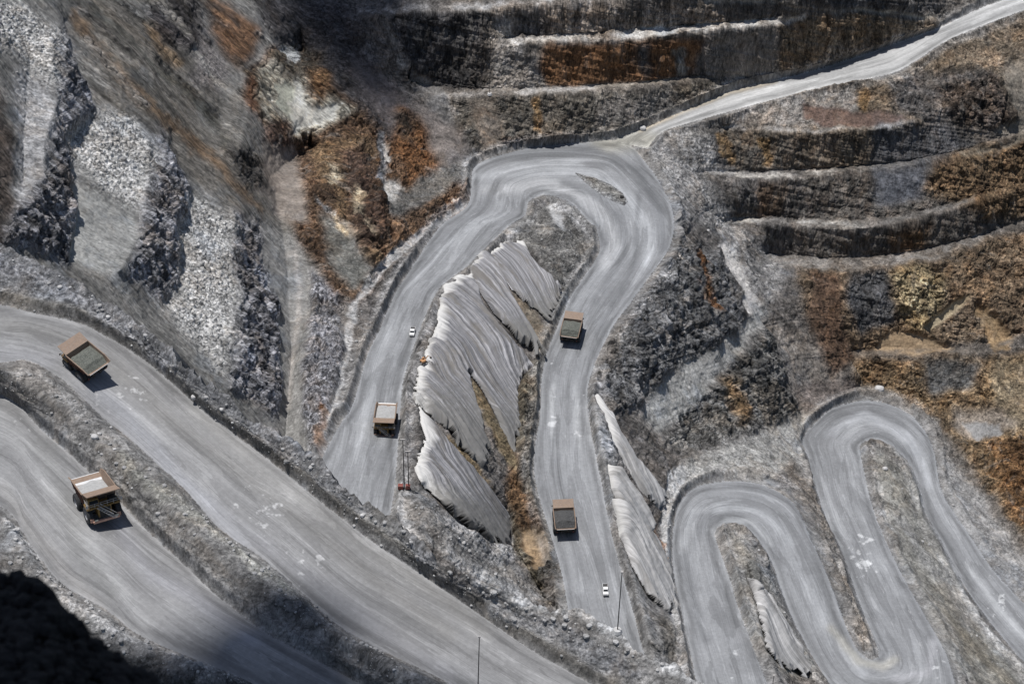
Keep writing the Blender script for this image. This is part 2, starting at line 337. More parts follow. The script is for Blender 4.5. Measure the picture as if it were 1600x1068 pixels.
# --- rusty outcrop
pb([(375,130),(430,68),(482,78),(535,150),(600,190),(650,260),(735,300),(735,350),(640,380),(585,450),(560,480),(530,470),(470,380),(440,330),(460,260),(400,180)], BR, rk=1, ru=.9, fe=3)
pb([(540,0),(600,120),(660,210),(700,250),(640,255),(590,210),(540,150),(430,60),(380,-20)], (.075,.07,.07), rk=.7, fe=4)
pb([(545,85),(600,110),(640,170),(640,230),(600,200),(560,150)], (.16,.14,.135), rk=.2)
pb([(640,170),(690,170),(735,240),(700,262),(660,235)], (.20,.175,.16), rk=.25)
pb([(650,110),(675,120),(700,160),(715,200),(690,195),(655,150)], (.21,.20,.19), rk=.3)
pb([(400,110),(430,90),(475,95),(525,160),(560,178),(500,205),(450,225),(430,210),(405,150)], (.42,.40,.33), rk=.8, ru=.55, fe=2)
pb([(430,130),(450,128),(475,165),(480,190),(455,195),(438,170)], (.36,.36,.30), rk=.0, ru=.0, fe=1)
pb([(460,120),(480,165),(530,165),(520,190),(470,205),(450,222)], (.58,.57,.52), rk=.2, ru=.15, fe=1)
pb([(590,222),(612,240),(608,262),(596,255)], (.55,.55,.53), rk=.3, fe=1); pb([(595,285),(640,292),(625,318),(600,325)], (.55,.54,.52), rk=.3, ru=.0, fe=1)
pb([(640,300),(690,258),(735,262),(700,300),(660,330),(610,345),(600,320)], (.17,.165,.155), rk=.5, ru=.1, fe=2)
pb([(418,215),(455,230),(475,290),(480,350),(440,350),(400,290)], (.24,.21,.185), rk=.1, ru=.1, fe=3)
pb([(500,310),(540,350),(570,420),(575,450)], (.45,.44,.42), line=4, fe=1); pb([(555,330),(530,300),(545,360),(590,420)], OC, line=6, fe=2, op=.6)
pb([(680,360),(640,390),(600,430),(560,480),(545,560),(530,620),(505,700),(490,710),(520,640),(535,560),(545,490),(575,430),(610,395),(650,365),(720,322),(738,318)], (.40,.40,.40), rk=.35, rub=.3, fe=1, wp=.5)
pb([(500,640),(510,690),(500,716),(490,690)], RU, ru=.9, fe=1)
pb([(500,330),(545,350),(585,430),(548,462),(510,400)], (.14,.14,.13), rk=.4, ru=.15)
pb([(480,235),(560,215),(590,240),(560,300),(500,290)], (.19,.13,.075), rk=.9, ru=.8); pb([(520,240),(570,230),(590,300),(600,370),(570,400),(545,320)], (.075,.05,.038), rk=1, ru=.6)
for q in ([(505,265),(520,262),(530,285),(515,295)], [(545,300),(560,305),(570,340),(555,335)], [(520,330),(535,345),(550,380),(535,370)], [(566,340),(575,350),(582,380),(572,372)]): pb(q, (.38,.32,.23), rk=.8, ru=.3, fe=1)
pb([(588,205),(600,215),(604,290),(592,290)], (.12,.125,.135), rk=.7, ru=0, fe=1)
pb([(620,170),(650,190),(690,250),(670,270),(640,290),(612,230)], (.20,.10,.045), rk=.9, ru=1.); pb([(612,180),(650,185),(650,225),(620,215)], (.055,.048,.04), rk=.8)
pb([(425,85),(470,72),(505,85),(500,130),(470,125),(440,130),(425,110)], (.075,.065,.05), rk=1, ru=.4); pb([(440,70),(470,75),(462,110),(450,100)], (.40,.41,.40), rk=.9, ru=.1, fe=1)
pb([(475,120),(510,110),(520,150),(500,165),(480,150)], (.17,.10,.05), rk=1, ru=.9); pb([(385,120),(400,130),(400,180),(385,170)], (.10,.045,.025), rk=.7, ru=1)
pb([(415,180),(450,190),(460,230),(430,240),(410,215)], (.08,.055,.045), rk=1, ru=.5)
pb([(340,230),(400,240),(420,290),(380,300)], (.075,.07,.065), rk=.8)
# --- upper benches
pb([(600,28),(760,15),(765,135),(700,140),(650,110)], (.055,.055,.058), rk=.75, fe=1, wp=.4)
pb([(765,14),(960,6),(1100,0),(1150,40),(960,60),(795,68),(812,130),(765,138)], (.25,.225,.205), rk=.75, fe=2, wp=.6)
pb([(800,20),(850,15),(855,60),(800,62)], DK, rk=.7, fe=2)
pb([(846,74),(1060,58),(1100,62),(1075,112),(1010,128),(850,136),(840,100)], (.19,.105,.055), rk=.6, ru=.9, fe=2, wp=.5)
pb([(990,66),(1010,64),(1012,120),(1000,124)], DK, rk=.6, fe=2); pb([(1047,75),(1062,70),(1066,120),(1052,120)], (.25,.24,.22), fe=1)
pb([(1110,58),(1220,44),(1205,115),(1140,122)], (.20,.18,.16), rk=.4, ru=.3, fe=2)
pb([(1215,42),(1285,20),(1400,28),(1465,38),(1380,78),(1290,102),(1215,120)], (.20,.165,.125), rk=.75, ru=.7, fe=2)
pb([(1290,70),(1380,60),(1370,85),(1290,100)], (.26,.22,.18), rk=.8, ru=.5, fe=2)
pb([(1100,-20),(1500,-20),(1450,22),(1290,6),(1200,0)], (.085,.085,.09), rk=.7, fe=2)
pb([(765,20),(800,30),(812,90),(860,142),(755,142)], (.26,.25,.24), rk=.5, rub=.4, fe=2)
pb([(700,158),(850,150),(1000,145),(1120,126),(1190,126),(1000,200),(935,218),(870,222),(800,232),(745,245),(715,200)], (.115,.11,.10), rk=.7, ru=.25, fe=2, wp=.5)
pb([(735,160),(770,160),(790,225),(755,232)], (.21,.18,.15), rk=.3, ru=.6, fe=2); pb([(830,155),(845,155),(842,210),(830,205)], OC, ru=.9, fe=1)
pb([(780,215),(900,205),(925,215),(800,232)], (.06,.05,.045), rk=.9, ru=.3, fe=1)
pb([(940,160),(1050,140),(1060,170),(980,198),(930,200)], (.19,.185,.18), rk=.6, fe=3)
for ln, c, wd in (([(560,18),(650,17),(760,11),(860,5)], (.42,.41,.40), 4), ([(800,66),(950,60),(1060,49),(1150,42),(1215,34),(1250,24)], (.62,.60,.57), 4.5), ([(1000,46),(1100,40),(1180,36)], (.55,.54,.52), 5),
                  ([(690,150),(780,146),(850,143),(930,139)], (.42,.40,.38), 4), ([(930,140),(1060,126),(1180,120)], (.30,.27,.23), 2.5), ([(1100,0),(1205,3),(1290,13),(1397,20),(1465,31)], (.42,.39,.34), 2.5),
                  ([(600,30),(612,60),(625,95),(650,130),(680,150),(715,180)], (.42,.41,.40), 2.5), ([(655,125),(690,160)], (.30,.28,.26), 9)):
    pb(ln, c, rk=.25, ru=0, line=wd * 1.1, fe=1, wp=.5, brk=1)
# --- below the upper road
pb([(1015,225),(1060,200),(1130,205),(1100,270),(1140,340),(1200,400),(1235,425),(1190,490),(1130,390),(1060,330)], (.25,.245,.24), rk=.5, rub=.35, fe=3)
pb([(1030,230),(1100,330),(1160,430),(1180,480)], (.40,.39,.38), line=5, fe=2, op=.7)
pb([(1115,385),(1140,380),(1190,478),(1165,492),(1150,450)], (.50,.48,.46), rk=.15, fe=1)
pb([(1095,230),(1128,262),(1150,275),(1120,275),(1092,262)], (.44,.43,.42), rk=.4, fe=2)
pb([(1130,175),(1260,145),(1400,120),(1480,75),(1600,25),(1800,-40),(1800,160),(1600,125),(1440,195),(1300,208),(1127,202)], (.20,.17,.135), rk=.7, ru=.55, fe=3)
pb([(1140,175),(1240,150),(1330,140),(1350,165),(1300,200),(1150,200)], (.27,.26,.25), rk=.5, rub=.3, fe=2)
pb([(1250,160),(1290,172),(1370,172),(1428,186),(1380,200),(1300,206),(1260,185)], (.165,.115,.095), rk=.25, fe=1)
pb([(1335,135),(1350,133),(1362,170),(1345,165)], OC, ru=1, fe=1); pb([(1380,130),(1480,110),(1560,120),(1560,160),(1470,195),(1400,175)], (.12,.12,.125), rk=.7, ru=.25)
pb([(1560,110),(1600,90),(1700,60),(1700,210),(1600,215),(1555,205),(1545,150)], (.24,.215,.18), rk=.3, ru=.25, fe=3)
pb([(1460,140),(1560,120),(1590,180),(1540,200),(1480,190)], (.09,.08,.075), rk=1, ru=.3)
pb([(1110,208),(1440,200),(1430,262),(1296,268),(1150,268)], (.15,.135,.115), rk=.65, ru=.5, fe=1, wp=.5)
pb([(1112,210),(1135,210),(1142,262),(1125,245)], OC, ru=.9, fe=1); pb([(1182,212),(1200,212),(1198,265),(1185,262)], (.28,.19,.10), ru=1, fe=1)
pb([(1370,200),(1470,190),(1540,245),(1430,262),(1360,268)], (.10,.105,.115), rk=.55, ru=.2, fe=3)
pb([(1140,286),(1430,268),(1600,215),(1700,190),(1700,290),(1600,290),(1430,338),(1347,346),(1144,345)], (.12,.115,.11), rk=.65, ru=.4, fe=2, wp=.5)
pb([(1180,288),(1230,286),(1225,342),(1190,342)], (.10,.075,.055), ru=.7, fe=3); pb([(1360,270),(1470,255),(1440,310),(1370,325)], (.125,.13,.145), rk=.3, ru=.05, fe=3)
pb([(1450,260),(1600,215),(1700,200),(1700,340),(1540,345),(1440,300)], (.16,.12,.08), rk=.8, ru=.75, fe=3)
pb([(1200,356),(1347,362),(1440,348),(1530,325),(1526,368),(1431,392),(1296,402),(1195,392)], (.11,.105,.10), rk=.6, ru=.35, fe=2, wp=.5)
pb([(1385,360),(1450,350),(1440,390),(1390,398)], (.13,.085,.05), ru=.9, fe=3)
pb([(1238,428),(1395,422),(1530,382),(1700,340),(1700,530),(1576,530),(1330,548),(1270,520)], (.17,.135,.10), rk=.85, ru=.6, fe=3)
pb([(1265,430),(1308,430),(1312,500),(1330,560),(1290,600),(1262,520)], (.11,.075,.055), rk=.6, ru=.5, fe=2)
pb([(1320,430),(1390,425),(1395,500),(1340,520),(1315,480)], (.085,.09,.10), rk=.7, ru=.1, fe=2)
pb([(1395,430),(1440,415),(1470,440),(1465,500),(1430,520),(1400,480)], (.34,.29,.19), rk=1, ru=.5, fe=3)
pb([(1365,548),(1385,515),(1430,520),(1470,535),(1492,548),(1448,557)], (.34,.25,.16), rk=.1, ru=.1, fe=1, wp=.4)
pb([(1440,510),(1490,470),(1510,462),(1500,480),(1450,520)], (.36,.29,.19), rk=.1, ru=.1, fe=1, wp=.4)
pb([(1520,475),(1545,490),(1570,515),(1575,545),(1540,545)], (.30,.21,.12), rk=.3, ru=.5, fe=1)
pb([(1330,562),(1576,556),(1700,520),(1700,940),(1600,850),(1545,770),(1500,700),(1440,640),(1380,602),(1335,600)], (.19,.145,.095), rk=.9, ru=.7, fe=3)
pb([(1440,560),(1530,565),(1520,610),(1450,620)], (.10,.105,.11), rk=.6, ru=.1); pb([(1540,560),(1600,560),(1640,680),(1580,670),(1550,620)], (.25,.21,.15), rk=.6, ru=.4)
pb([(1480,640),(1560,640),(1600,665),(1530,690),(1495,680)], (.26,.225,.19), rk=.4, ru=.2); pb([(1500,655),(1530,688),(1570,680),(1560,665)], (.27,.265,.26), rk=.1, ru=0, fe=1)
pb([(1550,690),(1700,680),(1700,900),(1600,830),(1560,780)], (.19,.12,.065), rk=1, ru=.9, fe=3)
for ln, c, wd in (([(1127,199),(1212,202),(1296,206),(1364,202),(1428,190)], (.42,.40,.38), 2.5), ([(1150,275),(1195,277),(1250,276),(1296,270)], (.44,.42,.39), 4), ([(1300,268),(1420,258)], (.20,.19,.18), 3),
                  ([(1144,345),(1229,348),(1347,352)], (.40,.39,.37), 4), ([(1205,404),(1240,414),(1313,418),(1397,410),(1465,399),(1528,373)], (.23,.215,.20), 8), ([(1347,352),(1430,340),(1520,315)], (.17,.16,.15), 3),
                  ([(1500,245),(1560,235),(1610,208)], (.22,.19,.15), 5), ([(1330,552),(1400,549),(1532,548),(1576,534)], (.15,.13,.11), 3)):
    pb(ln, c, rk=.25, ru=0, line=wd * 1.1, fe=1, wp=.5, brk=1)
# --- between right road and serpentine
pb([(1040,400),(1080,375),(1120,400),(1160,490),(1120,545),(1040,580),(1000,625),(960,660),(938,610),(950,560),(985,490)], (.15,.15,.15), rk=.9, fe=3)
pb([(1075,395),(1085,400),(1112,500),(1100,490)], RU, ru=1, fe=1)
pb([(1185,478),(1200,492),(1170,525),(1120,600),(1060,655),(1020,680),(1000,640),(1040,590),(1110,545),(1150,520)], (.38,.375,.36), rk=.2, fe=3)
pb([(1200,510),(1215,560),(1240,640),(1180,680),(1120,700),(1065,712),(1030,700),(1060,655),(1120,605),(1160,545)], (.135,.132,.125), rk=.9, fe=3)
pb([(1125,590),(1150,600),(1170,650),(1160,672)], (.20,.14,.08), ru=.8, fe=3)
pb([(1205,500),(1240,520),(1300,590),(1290,620),(1250,640),(1230,600)], (.24,.22,.20), rk=.4, ru=.15, fe=3)
pb([(1240,600),(1330,590),(1340,610),(1280,645),(1250,650)], (.17,.15,.14), rk=.4, ru=.2, fe=3)
pb([(1060,730),(1110,710),(1180,680),(1250,640),(1270,655),(1250,690),(1255,740),(1200,760),(1120,745),(1070,770)], (.34,.335,.32), rk=.4, rub=.2, fe=3)
pb([(1042,740),(1062,728),(1075,740),(1052,790),(1046,840),(1045,880),(1055,940),(1062,1000),(1048,1000),(1040,930),(1034,870),(1030,830),(1030,790)], (.42,.42,.42), rk=.3, rub=.3, fe=1, wp=.4)
pb([(1190,765),(1240,720),(1265,780),(1300,860),(1340,960),(1368,1020),(1340,1000),(1310,920),(1270,830),(1240,790)], (.20,.185,.17), rk=.55, ru=.15, fe=2, wp=.5)
pb([(1465,700),(1515,750),(1560,830),(1610,880),(1700,960),(1700,1040),(1600,950),(1530,860),(1480,780)], (.31,.305,.30), rk=.35, fe=2)
pb([(1370,700),(1420,740),(1450,820),(1480,880),(1540,980),(1600,1060),(1600,1100),(1500,1060),(1440,950),(1390,840),(1365,760)], (.26,.255,.235), rk=.35, fe=3)
pb([(1400,800),(1450,880),(1490,930),(1510,980)], (.33,.33,.33), line=9, fe=3, op=.6); pb([(1460,960),(1520,1010),(1580,1080)], (.24,.21,.16), line=12, fe=4, op=.6)
pb([(1390,698),(1425,735),(1448,800),(1485,880),(1515,950),(1560,1010),(1600,1045)], (.46,.47,.48), line=4, fe=1, wp=.5)
# --- island and gully between the two middle roads
pb([(820,335),(870,308),(905,330),(935,380),(915,425),(880,490),(868,520),(840,400),(790,370)], (.17,.165,.155), rk=.6, fe=2)
pb([(862,322),(876,330),(890,352),(884,362),(868,345)], (.42,.42,.42), rk=.1, fe=1)
pb([(770,400),(800,450),(835,482),(862,520),(850,556),(825,530),(795,480),(775,440)], (.22,.19,.15), rk=.4, ru=.4, fe=1)
pb([(800,560),(860,560),(848,600),(838,700),(845,800),(870,880),(885,950),(860,952),(830,930),(795,880),(800,740),(795,660)], (.13,.115,.085), rk=.9, ru=.35, fe=2)
pb([(786,700),(820,760),(850,830),(840,850),(815,830),(795,780)], (.16,.10,.055), ru=.9, fe=2)
pb([(815,835),(852,835),(865,890),(845,895),(825,870)], (.30,.22,.14), rk=.2, ru=.2, fe=1); pb([(860,900),(870,895),(884,948),(868,950)], (.08,.07,.06), rk=.6, fe=1)
pb([(735,590),(750,600),(772,640),(790,690),(805,740),(780,715),(760,665),(742,625)], (.20,.16,.10), ru=.5, fe=1, wp=.4)
pb([(690,690),(730,700),(750,740),(765,765),(740,770),(715,745)], (.26,.20,.12), ru=.5, fe=1)
pb([(620,745),(660,760),(690,795),(760,840),(800,880),(860,945),(820,940),(700,880),(640,840),(612,800)], (.22,.215,.21), rk=.4, rub=.3, fe=2)
pb([(700,770),(790,810),(810,870),(770,890),(700,840)], (.36,.355,.35), rk=.5, rub=.3, fe=2)
pb([(630,768),(625,800),(640,830),(700,870),(760,905),(830,940)], (.38,.38,.38), line=7, fe=2, wp=.5)
pb([(925,605),(950,700),(1000,830),(1040,950),(1060,1050),(1010,1010),(985,900),(955,790),(935,700)], (.20,.195,.19), rk=.4, fe=1, wp=.3)
pb([(950,660),(990,720),(1030,780),(1030,790),(990,760),(950,710)], (.15,.145,.14), rk=.7, fe=1)
pb([(1000,800),(1015,805),(1030,850),(1040,900),(1020,870)], RU, ru=.8, rk=.6, fe=1); pb([(1010,960),(1056,980),(1064,1040),(1020,1010)], (.15,.14,.125), rk=.6, fe=2)
pb([(1130,835),(1160,840),(1200,900),(1240,980),(1275,1050),(1200,1060),(1160,960),(1140,880)], (.22,.215,.20), rk=.45, fe=2)
NETS = {
 'a': [(764,392),(776,384),(789,378),(807,374),(821,380),(828,396),(846,417),(872,442),(872,470),(858,510),(840,492),(820,472),(800,455),(784,432),(770,410)],
 'b': [(733,427),(740,408),(752,401),(765,396),(772,412),(786,438),(800,466),(820,500),(836,528),(850,552),(830,556),(800,526),(772,494),(750,460)],
 'c': [(736,424),(716,432),(704,438),(695,448),(688,462),(684,480),(682,503),(672,530),(666,545),(658,570),(650,592),(646,612),(647,632),(660,640),(690,672),(720,704),(745,722),(760,728),(764,700),(752,660),(738,622),(728,590),(736,590),(752,612),(768,640),(784,676),(800,712),(812,690),(812,650),(806,612),(820,588),(836,572),(812,545),(780,512),(756,476)],
 'd': [(654,634),(656,660),(664,686),(652,712),(648,735),(657,757),(687,791),(721,822),(765,850),(800,850),(796,806),(770,770),(748,742),(716,712),(690,680)],
 'e': [(925,617),(936,619),(950,640),(966,675),(990,712),(1014,745),(1036,778),(1030,800),(1004,776),(980,740),(958,695),(944,655)],
 'f': [(946,722),(962,738),(985,772),(1012,815),(1014,838),(988,822),(965,792),(952,762)],
 'g': [(953,776),(966,786),(990,818),(1012,840),(1026,868),(1038,890),(1052,941),(1052,962),(1030,948),(1012,934),(988,890),(968,840)],
 'h': [(1165,900),(1190,922),(1229,984),(1252,1031),(1266,1066),(1230,1050),(1196,1016),(1182,950)]}
for p in NETS.values():
    m, _ = poly_mask(p); B.net = np.maximum(B.net, m)
pb([(650,590),(648,640),(655,690),(650,740),(700,440),(740,405),(780,380)], LT, fe=1, op=0)
# --- near shelf
ground(A, (.185,.18,.175), .4)
pa_ = lambda *a, **k: paint(A, *a, **k)
pa_([(-170,335),(0,378),(200,480),(400,640),(600,790),(560,810),(400,690),(240,560),(120,480),(-170,430)], (.19,.19,.195), rk=.5, rub=.25, fe=4, wp=.4)
pa_([(0,462),(60,478),(130,495),(210,540),(330,640),(420,705),(560,812),(700,910),(860,1020),(980,1090)], (.125,.115,.10), rk=.4, fe=3, line=9, wp=.3)
pa_([(0,600),(90,640),(180,735),(260,800),(350,890),(430,945),(540,1020),(640,1080)], (.15,.145,.14), rk=.45, fe=6, line=20, wp=.3)
pa_([(30,590),(100,630),(160,690)], (.26,.255,.25), rk=.4, rub=.5, fe=3, line=8, wp=.4)
pa_([(190,720),(290,800),(400,890),(470,940)], (.26,.255,.23), rk=.4, rub=.5, fe=3, line=7, wp=.6)
pa_([(10,820),(40,850),(80,905),(110,945),(165,980),(240,1015),(330,1050)], (.32,.315,.31), rk=.5, rub=.6, fe=3, line=8, wp=.4)
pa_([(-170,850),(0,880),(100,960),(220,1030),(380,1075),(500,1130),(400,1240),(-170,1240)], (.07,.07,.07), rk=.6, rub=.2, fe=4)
pa_([(-60,380),(80,440),(200,520),(260,570)], (.24,.24,.25), rk=.4, rub=.7, fe=4, line=9)
pa_([(740,910),(830,938),(890,955),(960,990),(1050,1040),(1150,1100)], (.40,.40,.40), rk=.4, rub=.4, fe=3, line=9, wp=.6)
pa_([(620,820),(700,890),(800,940),(900,985),(1000,1050),(950,1060),(800,970),(680,900)], (.21,.21,.215), rk=.5, rub=.25, fe=4)

# ------------------------------------------------------------------ relief
_a = w3(100, 20, wall(100, 20)); _b = w3(400, 330, wall(400, 330)); FD = ((_b - _a) / np.linalg.norm(_b - _a)).astype(np.float32)
def streakv(Ly, P, lim):
    Ly.lf = ((UU + Ly.wu * 1.5 < lim) & ((VV < 640) | (UU < 470))).astype(np.float32)
    pd = (P * FD).sum(-1, keepdims=True); CM = np.zeros((NV, NU), np.float32)
    for c in CLIFFS: CM = np.maximum(CM, poly_mask(c, Ly.wu * .7, Ly.wv * .7)[0])
    Ly.lf *= (CM < .5) | (lim < 0); Ly.sa = (P - FD * pd * .72).astype(np.float32); Ly.sb = (P * np.array([1, 1, .35 if Ly is B else 1.], np.float32)).astype(np.float32)
    return Ly.sa * Ly.lf[..., None] + Ly.sb * (1 - Ly.lf[..., None])
def relief(Ly, amp=1.):
    P = Ly.P; off = np.clip(Ly.dist / 3.0, 0, 1); off = off * off * (3 - 2 * off)
    du = np.gradient(P, axis=1); dv = np.gradient(P, axis=0); N = np.cross(du, -dv)
    N = N / (np.linalg.norm(N, axis=-1, keepdims=True) + 1e-9); N[N[..., 2] < 0] *= -1
    N = blur(N.astype(np.float32), 3, 2); N /= np.linalg.norm(N, axis=-1, keepdims=True) + 1e-9
    q = Ly.sv = streakv(Ly, P, 560 if Ly is B else -900); rk = blur(Ly.rk, 1, 1)
    big = fbm(P, 34, 3, .5, True) - .55; lf = blur(Ly.lf, 8, 2); mid = (fbm(Ly.sa, 9, 5, .62, True, 5.) * lf if Ly is B else 0) + fbm(Ly.sb, 9, 5, .62, True, 5.) * (1 - lf) - .55; sm = (fbm(Ly.sa, 2.6, 3, .6, False, 9.) * lf if Ly is B else 0) + fbm(Ly.sb, 2.6, 3, .6, False, 9.) * (1 - lf) - .5
    d = rk * (big * 7.0 * amp + mid * 5.0 * amp + sm * 2.6 * amp)
    d += (1 - rk) * ((fbm(P, 20, 3) - .5) * 2.4 + (fbm(P, 3, 3, .6, off=3.) - .5) * 1.2 * amp)
    c1 = np.clip(1 - np.abs(2 * (vnoise(q / 8 + 3) * .6 + vnoise(P / 3.1) * .4) - 1) * 1.6, 0, 1) ** 5; c2 = np.clip(1 - np.abs(2 * (vnoise(q / 3.3 + 13) * .6 + vnoise(P / 1.3 + 4) * .4) - 1) * 1.6, 0, 1) ** 4
    hk = np.clip(rk - .4, 0, 1) * 1.6; d -= hk * (c1 * 1.5 + c2 * .5) * amp
    d += hk * (1 - lf) * ((fbm(P * np.array([1, 1, .12], np.float32), 2.6, 3, .6, True, 40.) - .5) * 2.6 + (fbm(P * np.array([1, 1, .2], np.float32), 7.5, 2, .6, True, 50.) - .5) * 3.2) * amp
    bed = fbm(P @ np.array([[.1, 0, .25], [0, .1, .2], [.2, .1, 1.]], np.float32) * np.array([.12, .12, 1], np.float32), 3.2, 3, .6, True, 60.); d += (bed - .5) * 1.8 * (rk + .1) * amp * (1 - .85 * lf)
    rb = np.where(Ly.rub > .02)
    q = P[rb]; f1 = worley(q, 1.9 * amp); f2 = worley(q + 50, 1.0 * amp); dn = np.clip(fbm(q, 9, 4, .6) * 3.2 - .95, .15, 1)
    d[rb] += blur(Ly.rub, 1, 1)[rb] * (np.clip(.62 - f1, 0, 1) * 2.0 * amp * dn + np.clip(.7 - f2, 0, 1) * .9 * amp)
    netm = blur(Ly.net, 2, 1); d = d * (1 - netm) - netm * .6
    P2 = P + N * (d * off)[..., None]
    bn = np.exp(-((Ly.dist - 2.6) / 1.15) ** 2) * (Ly.road < .5) * (1.5 + 1.0 * (fbm(P, 3, 3) - .5)) * (fbm(P, 30, 2, off=7.) > .34)
    P2[..., 2] += bn * Ly.bermk
    rd = Ly.road > .5
    P2[..., 2] += np.where(rd, (fbm(np.stack([Ly.across, Ly.along * .05, 0 * Ly.along], -1), 2.6, 2) - .5) * .08, 0)
    Ly.Q = P2.astype(np.float32); Ly.N = N
B.bermk, A.bermk = 1.0, .5
relief(B, 1.0); relief(A, .75)
# dusty shoulders beside each road
for Ly in (A, B):
    m = np.clip(1.5 - Ly.dist / 2.4, 0, 1) * (Ly.road < .5) * (.55 + .45 * fbm(Ly.P, 6, 2)) * (1 if Ly is B else .35)
    Ly.col += (np.array((.27,.27,.27), np.float32) - Ly.col) * (m * .8)[..., None]; Ly.rk *= 1 - .6 * m; Ly.ru *= 1 - m
    m = np.exp(-((Ly.dist - 4.2) / 1.6) ** 2) * (.75 if Ly is B else .25) * fbm(Ly.P, 9, 2)
    Ly.col += (np.array((.44,.44,.44), np.float32) - Ly.col) * m[..., None]
kk = np.clip(B.rk * 2 - .6, 0, 1)[..., None]; wm = np.clip(np.maximum((UU - 1215) / 60, np.minimum((235 - VV) / 30, (UU - 640) / 60)), 0, 1)[..., None]; B.col *= 1 + kk * (np.array((1.10, 1.10, 1.12), np.float32) * (1 - wm) + np.array((1.22, 1.14, 1.04), np.float32) * wm - 1)
B.col *= (1 - .10 * np.clip((UU - 900) / 200, 0, 1) * np.clip((620 - VV) / 60, 0, 1) * (B.rk > .5))[..., None]
# road surface tints
def rtint(Ly, pts, col, wd, op, fe=4, wp=.3):
    if wd < 2.1: fe, wp = 1, .9
    m = blur(line_mask(pts, wd, Ly.wu * wp, Ly.wv * wp), fe, 2) * op * (Ly.road > .5)
    Ly.rcol += (np.array(col, np.float32) - Ly.rcol) * m[..., None]
for Ly, c in ((B, (.252,.258,.268)), (A, (.250,.249,.250))): Ly.rcol = np.zeros((NV, NU, 3), np.float32) + np.array(c, np.float32)
U_ = B.rid == 2; B.rcol[U_] = (.44,.44,.435)
rtint(B, [(940,225),(1000,214),(1020,225)], (.33,.32,.28), 18, .9); rtint(B, [(1000,202),(1060,177),(1144,143),(1212,127)], (.40,.34,.25), 4, .8, 1)
for Ly in (A, B):                     # wheel-swept lanes: berm shadow painted as darker rims, pale dust thrown to the very edge
    d = np.where(Ly.road > .5, 99, 0).astype(np.float32)
    for _ in range(26):
        p = np.pad(d, 1, mode='edge'); d = np.minimum(d, np.minimum.reduce([p[:-2, 1:-1], p[2:, 1:-1], p[1:-1, :-2], p[1:-1, 2:]]) + 1)
    d = blur(d, 1, 1) * STEP / Ly.pxm; nz = fbm(np.stack([Ly.along / 14, Ly.across / 6, 0 * Ly.along], -1), 1., 4, .6)
    k = 1 - .30 * np.exp(-((d - 2.2 - 3 * (nz - .5)) / 1.1) ** 2) + .25 * np.exp(-(d / .9) ** 2) * nz
    Ly.rcol *= k[..., None]
P_, Q_ = (.37,.38,.395), (.165,.17,.178)
for pts, c, wd, op in (
 ([(760,240),(830,240),(930,238),(1000,270),(1030,330),(1035,390)], Q_, 9, .75), ([(750,275),(860,262),(930,275),(985,310),(1015,360),(1010,410)], P_, 7, .7),
 ([(800,262),(900,258),(960,290),(1000,340),(1008,400)], P_, 5, .6), ([(760,300),(850,285),(900,300),(950,345),(960,385),(945,410)], (.37,.375,.385), 9, .8),
 ([(880,285),(940,310),(975,350),(975,400),(930,470)], Q_, 5, .7), ([(720,360),(760,310),(775,290)], Q_, 8, .5), ([(690,390),(740,350),(800,335)], P_, 7, .5),
 ([(665,400),(720,345),(745,330)], Q_, 5, .5), ([(560,690),(590,560),(640,450),(700,380)], P_, 8, .3), ([(620,560),(650,480),(690,430)], Q_, 5, .4),
 ([(865,600),(862,680)], (.42,.43,.44), 3, .7), ([(900,600),(905,700)], (.40,.41,.42), 3, .5), ([(870,720),(900,860),(920,960)], Q_, 8, .3), ([(1000,300),(990,420),(930,520)], Q_, 3, .8),
 ([(1070,870),(1078,920),(1100,1000)], Q_, 8, .7), ([(1070,850),(1080,800),(1140,790),(1200,800),(1240,850)], P_, 5, .6), ([(1130,850),(1110,830),(1135,812),(1175,815),(1205,850)], (.42,.43,.44), 3, .7),
 ([(1085,900),(1085,840),(1110,800)], Q_, 6, .4), ([(1270,900),(1300,990),(1350,1050)], P_, 7, .5), ([(1300,980),(1340,1030),(1380,1042),(1400,1030)], (.36,.35,.32), 6, .7), 
 ([(1300,700),(1310,665),(1350,655),(1390,665),(1415,690)], (.42,.43,.45), 3, .6), ([(1275,760),(1275,690),(1310,650),(1360,640),(1410,665)], Q_, 5, .5), ([(1290,680),(1350,645),(1420,680),(1450,760)], (.38,.39,.41), 5, .5),
 ([(1510,880),(1560,950),(1620,1010)], (.42,.43,.44), 3, .55), ([(1400,1060),(1450,1050),(1460,1000)], (.38,.38,.40), 6, .5)):
    rtint(B, pts, c, wd, min(1, op * 1.25), 2)
for pts, c, wd, op in (
 ([(0,505),(80,520),(160,555),(260,650),(400,760),(540,870),(700,990)], (.22,.215,.205), 14, .6), ([(0,555),(90,565),(170,640),(260,735),(340,805),(420,860)], (.34,.34,.35), 12, .8),
 ([(120,580),(200,650),(270,735),(350,815),(380,850)], (.36,.365,.385), 9, .9), ([(300,690),(420,790),(560,900),(720,1020)], (.20,.20,.20), 5, .5), ([(300,640),(420,745),(560,850),(760,990)], (.31,.305,.295), 10, .6),
 ([(340,800),(480,900),(600,990),(700,1050)], (.31,.31,.32), 10, .7), ([(0,650),(60,720),(110,800),(170,900),(230,970)], (.37,.37,.37), 12, .7), ([(60,690),(100,760),(120,860),(180,930)], (.21,.21,.205), 14, .6),
 ([(170,800),(240,900),(300,930),(400,1000)], (.34,.34,.36), 10, .7), ([(0,760),(50,830),(100,890),(160,950)], (.34,.33,.32), 7, .7)):
    rtint(A, pts, c, wd, op, 5)

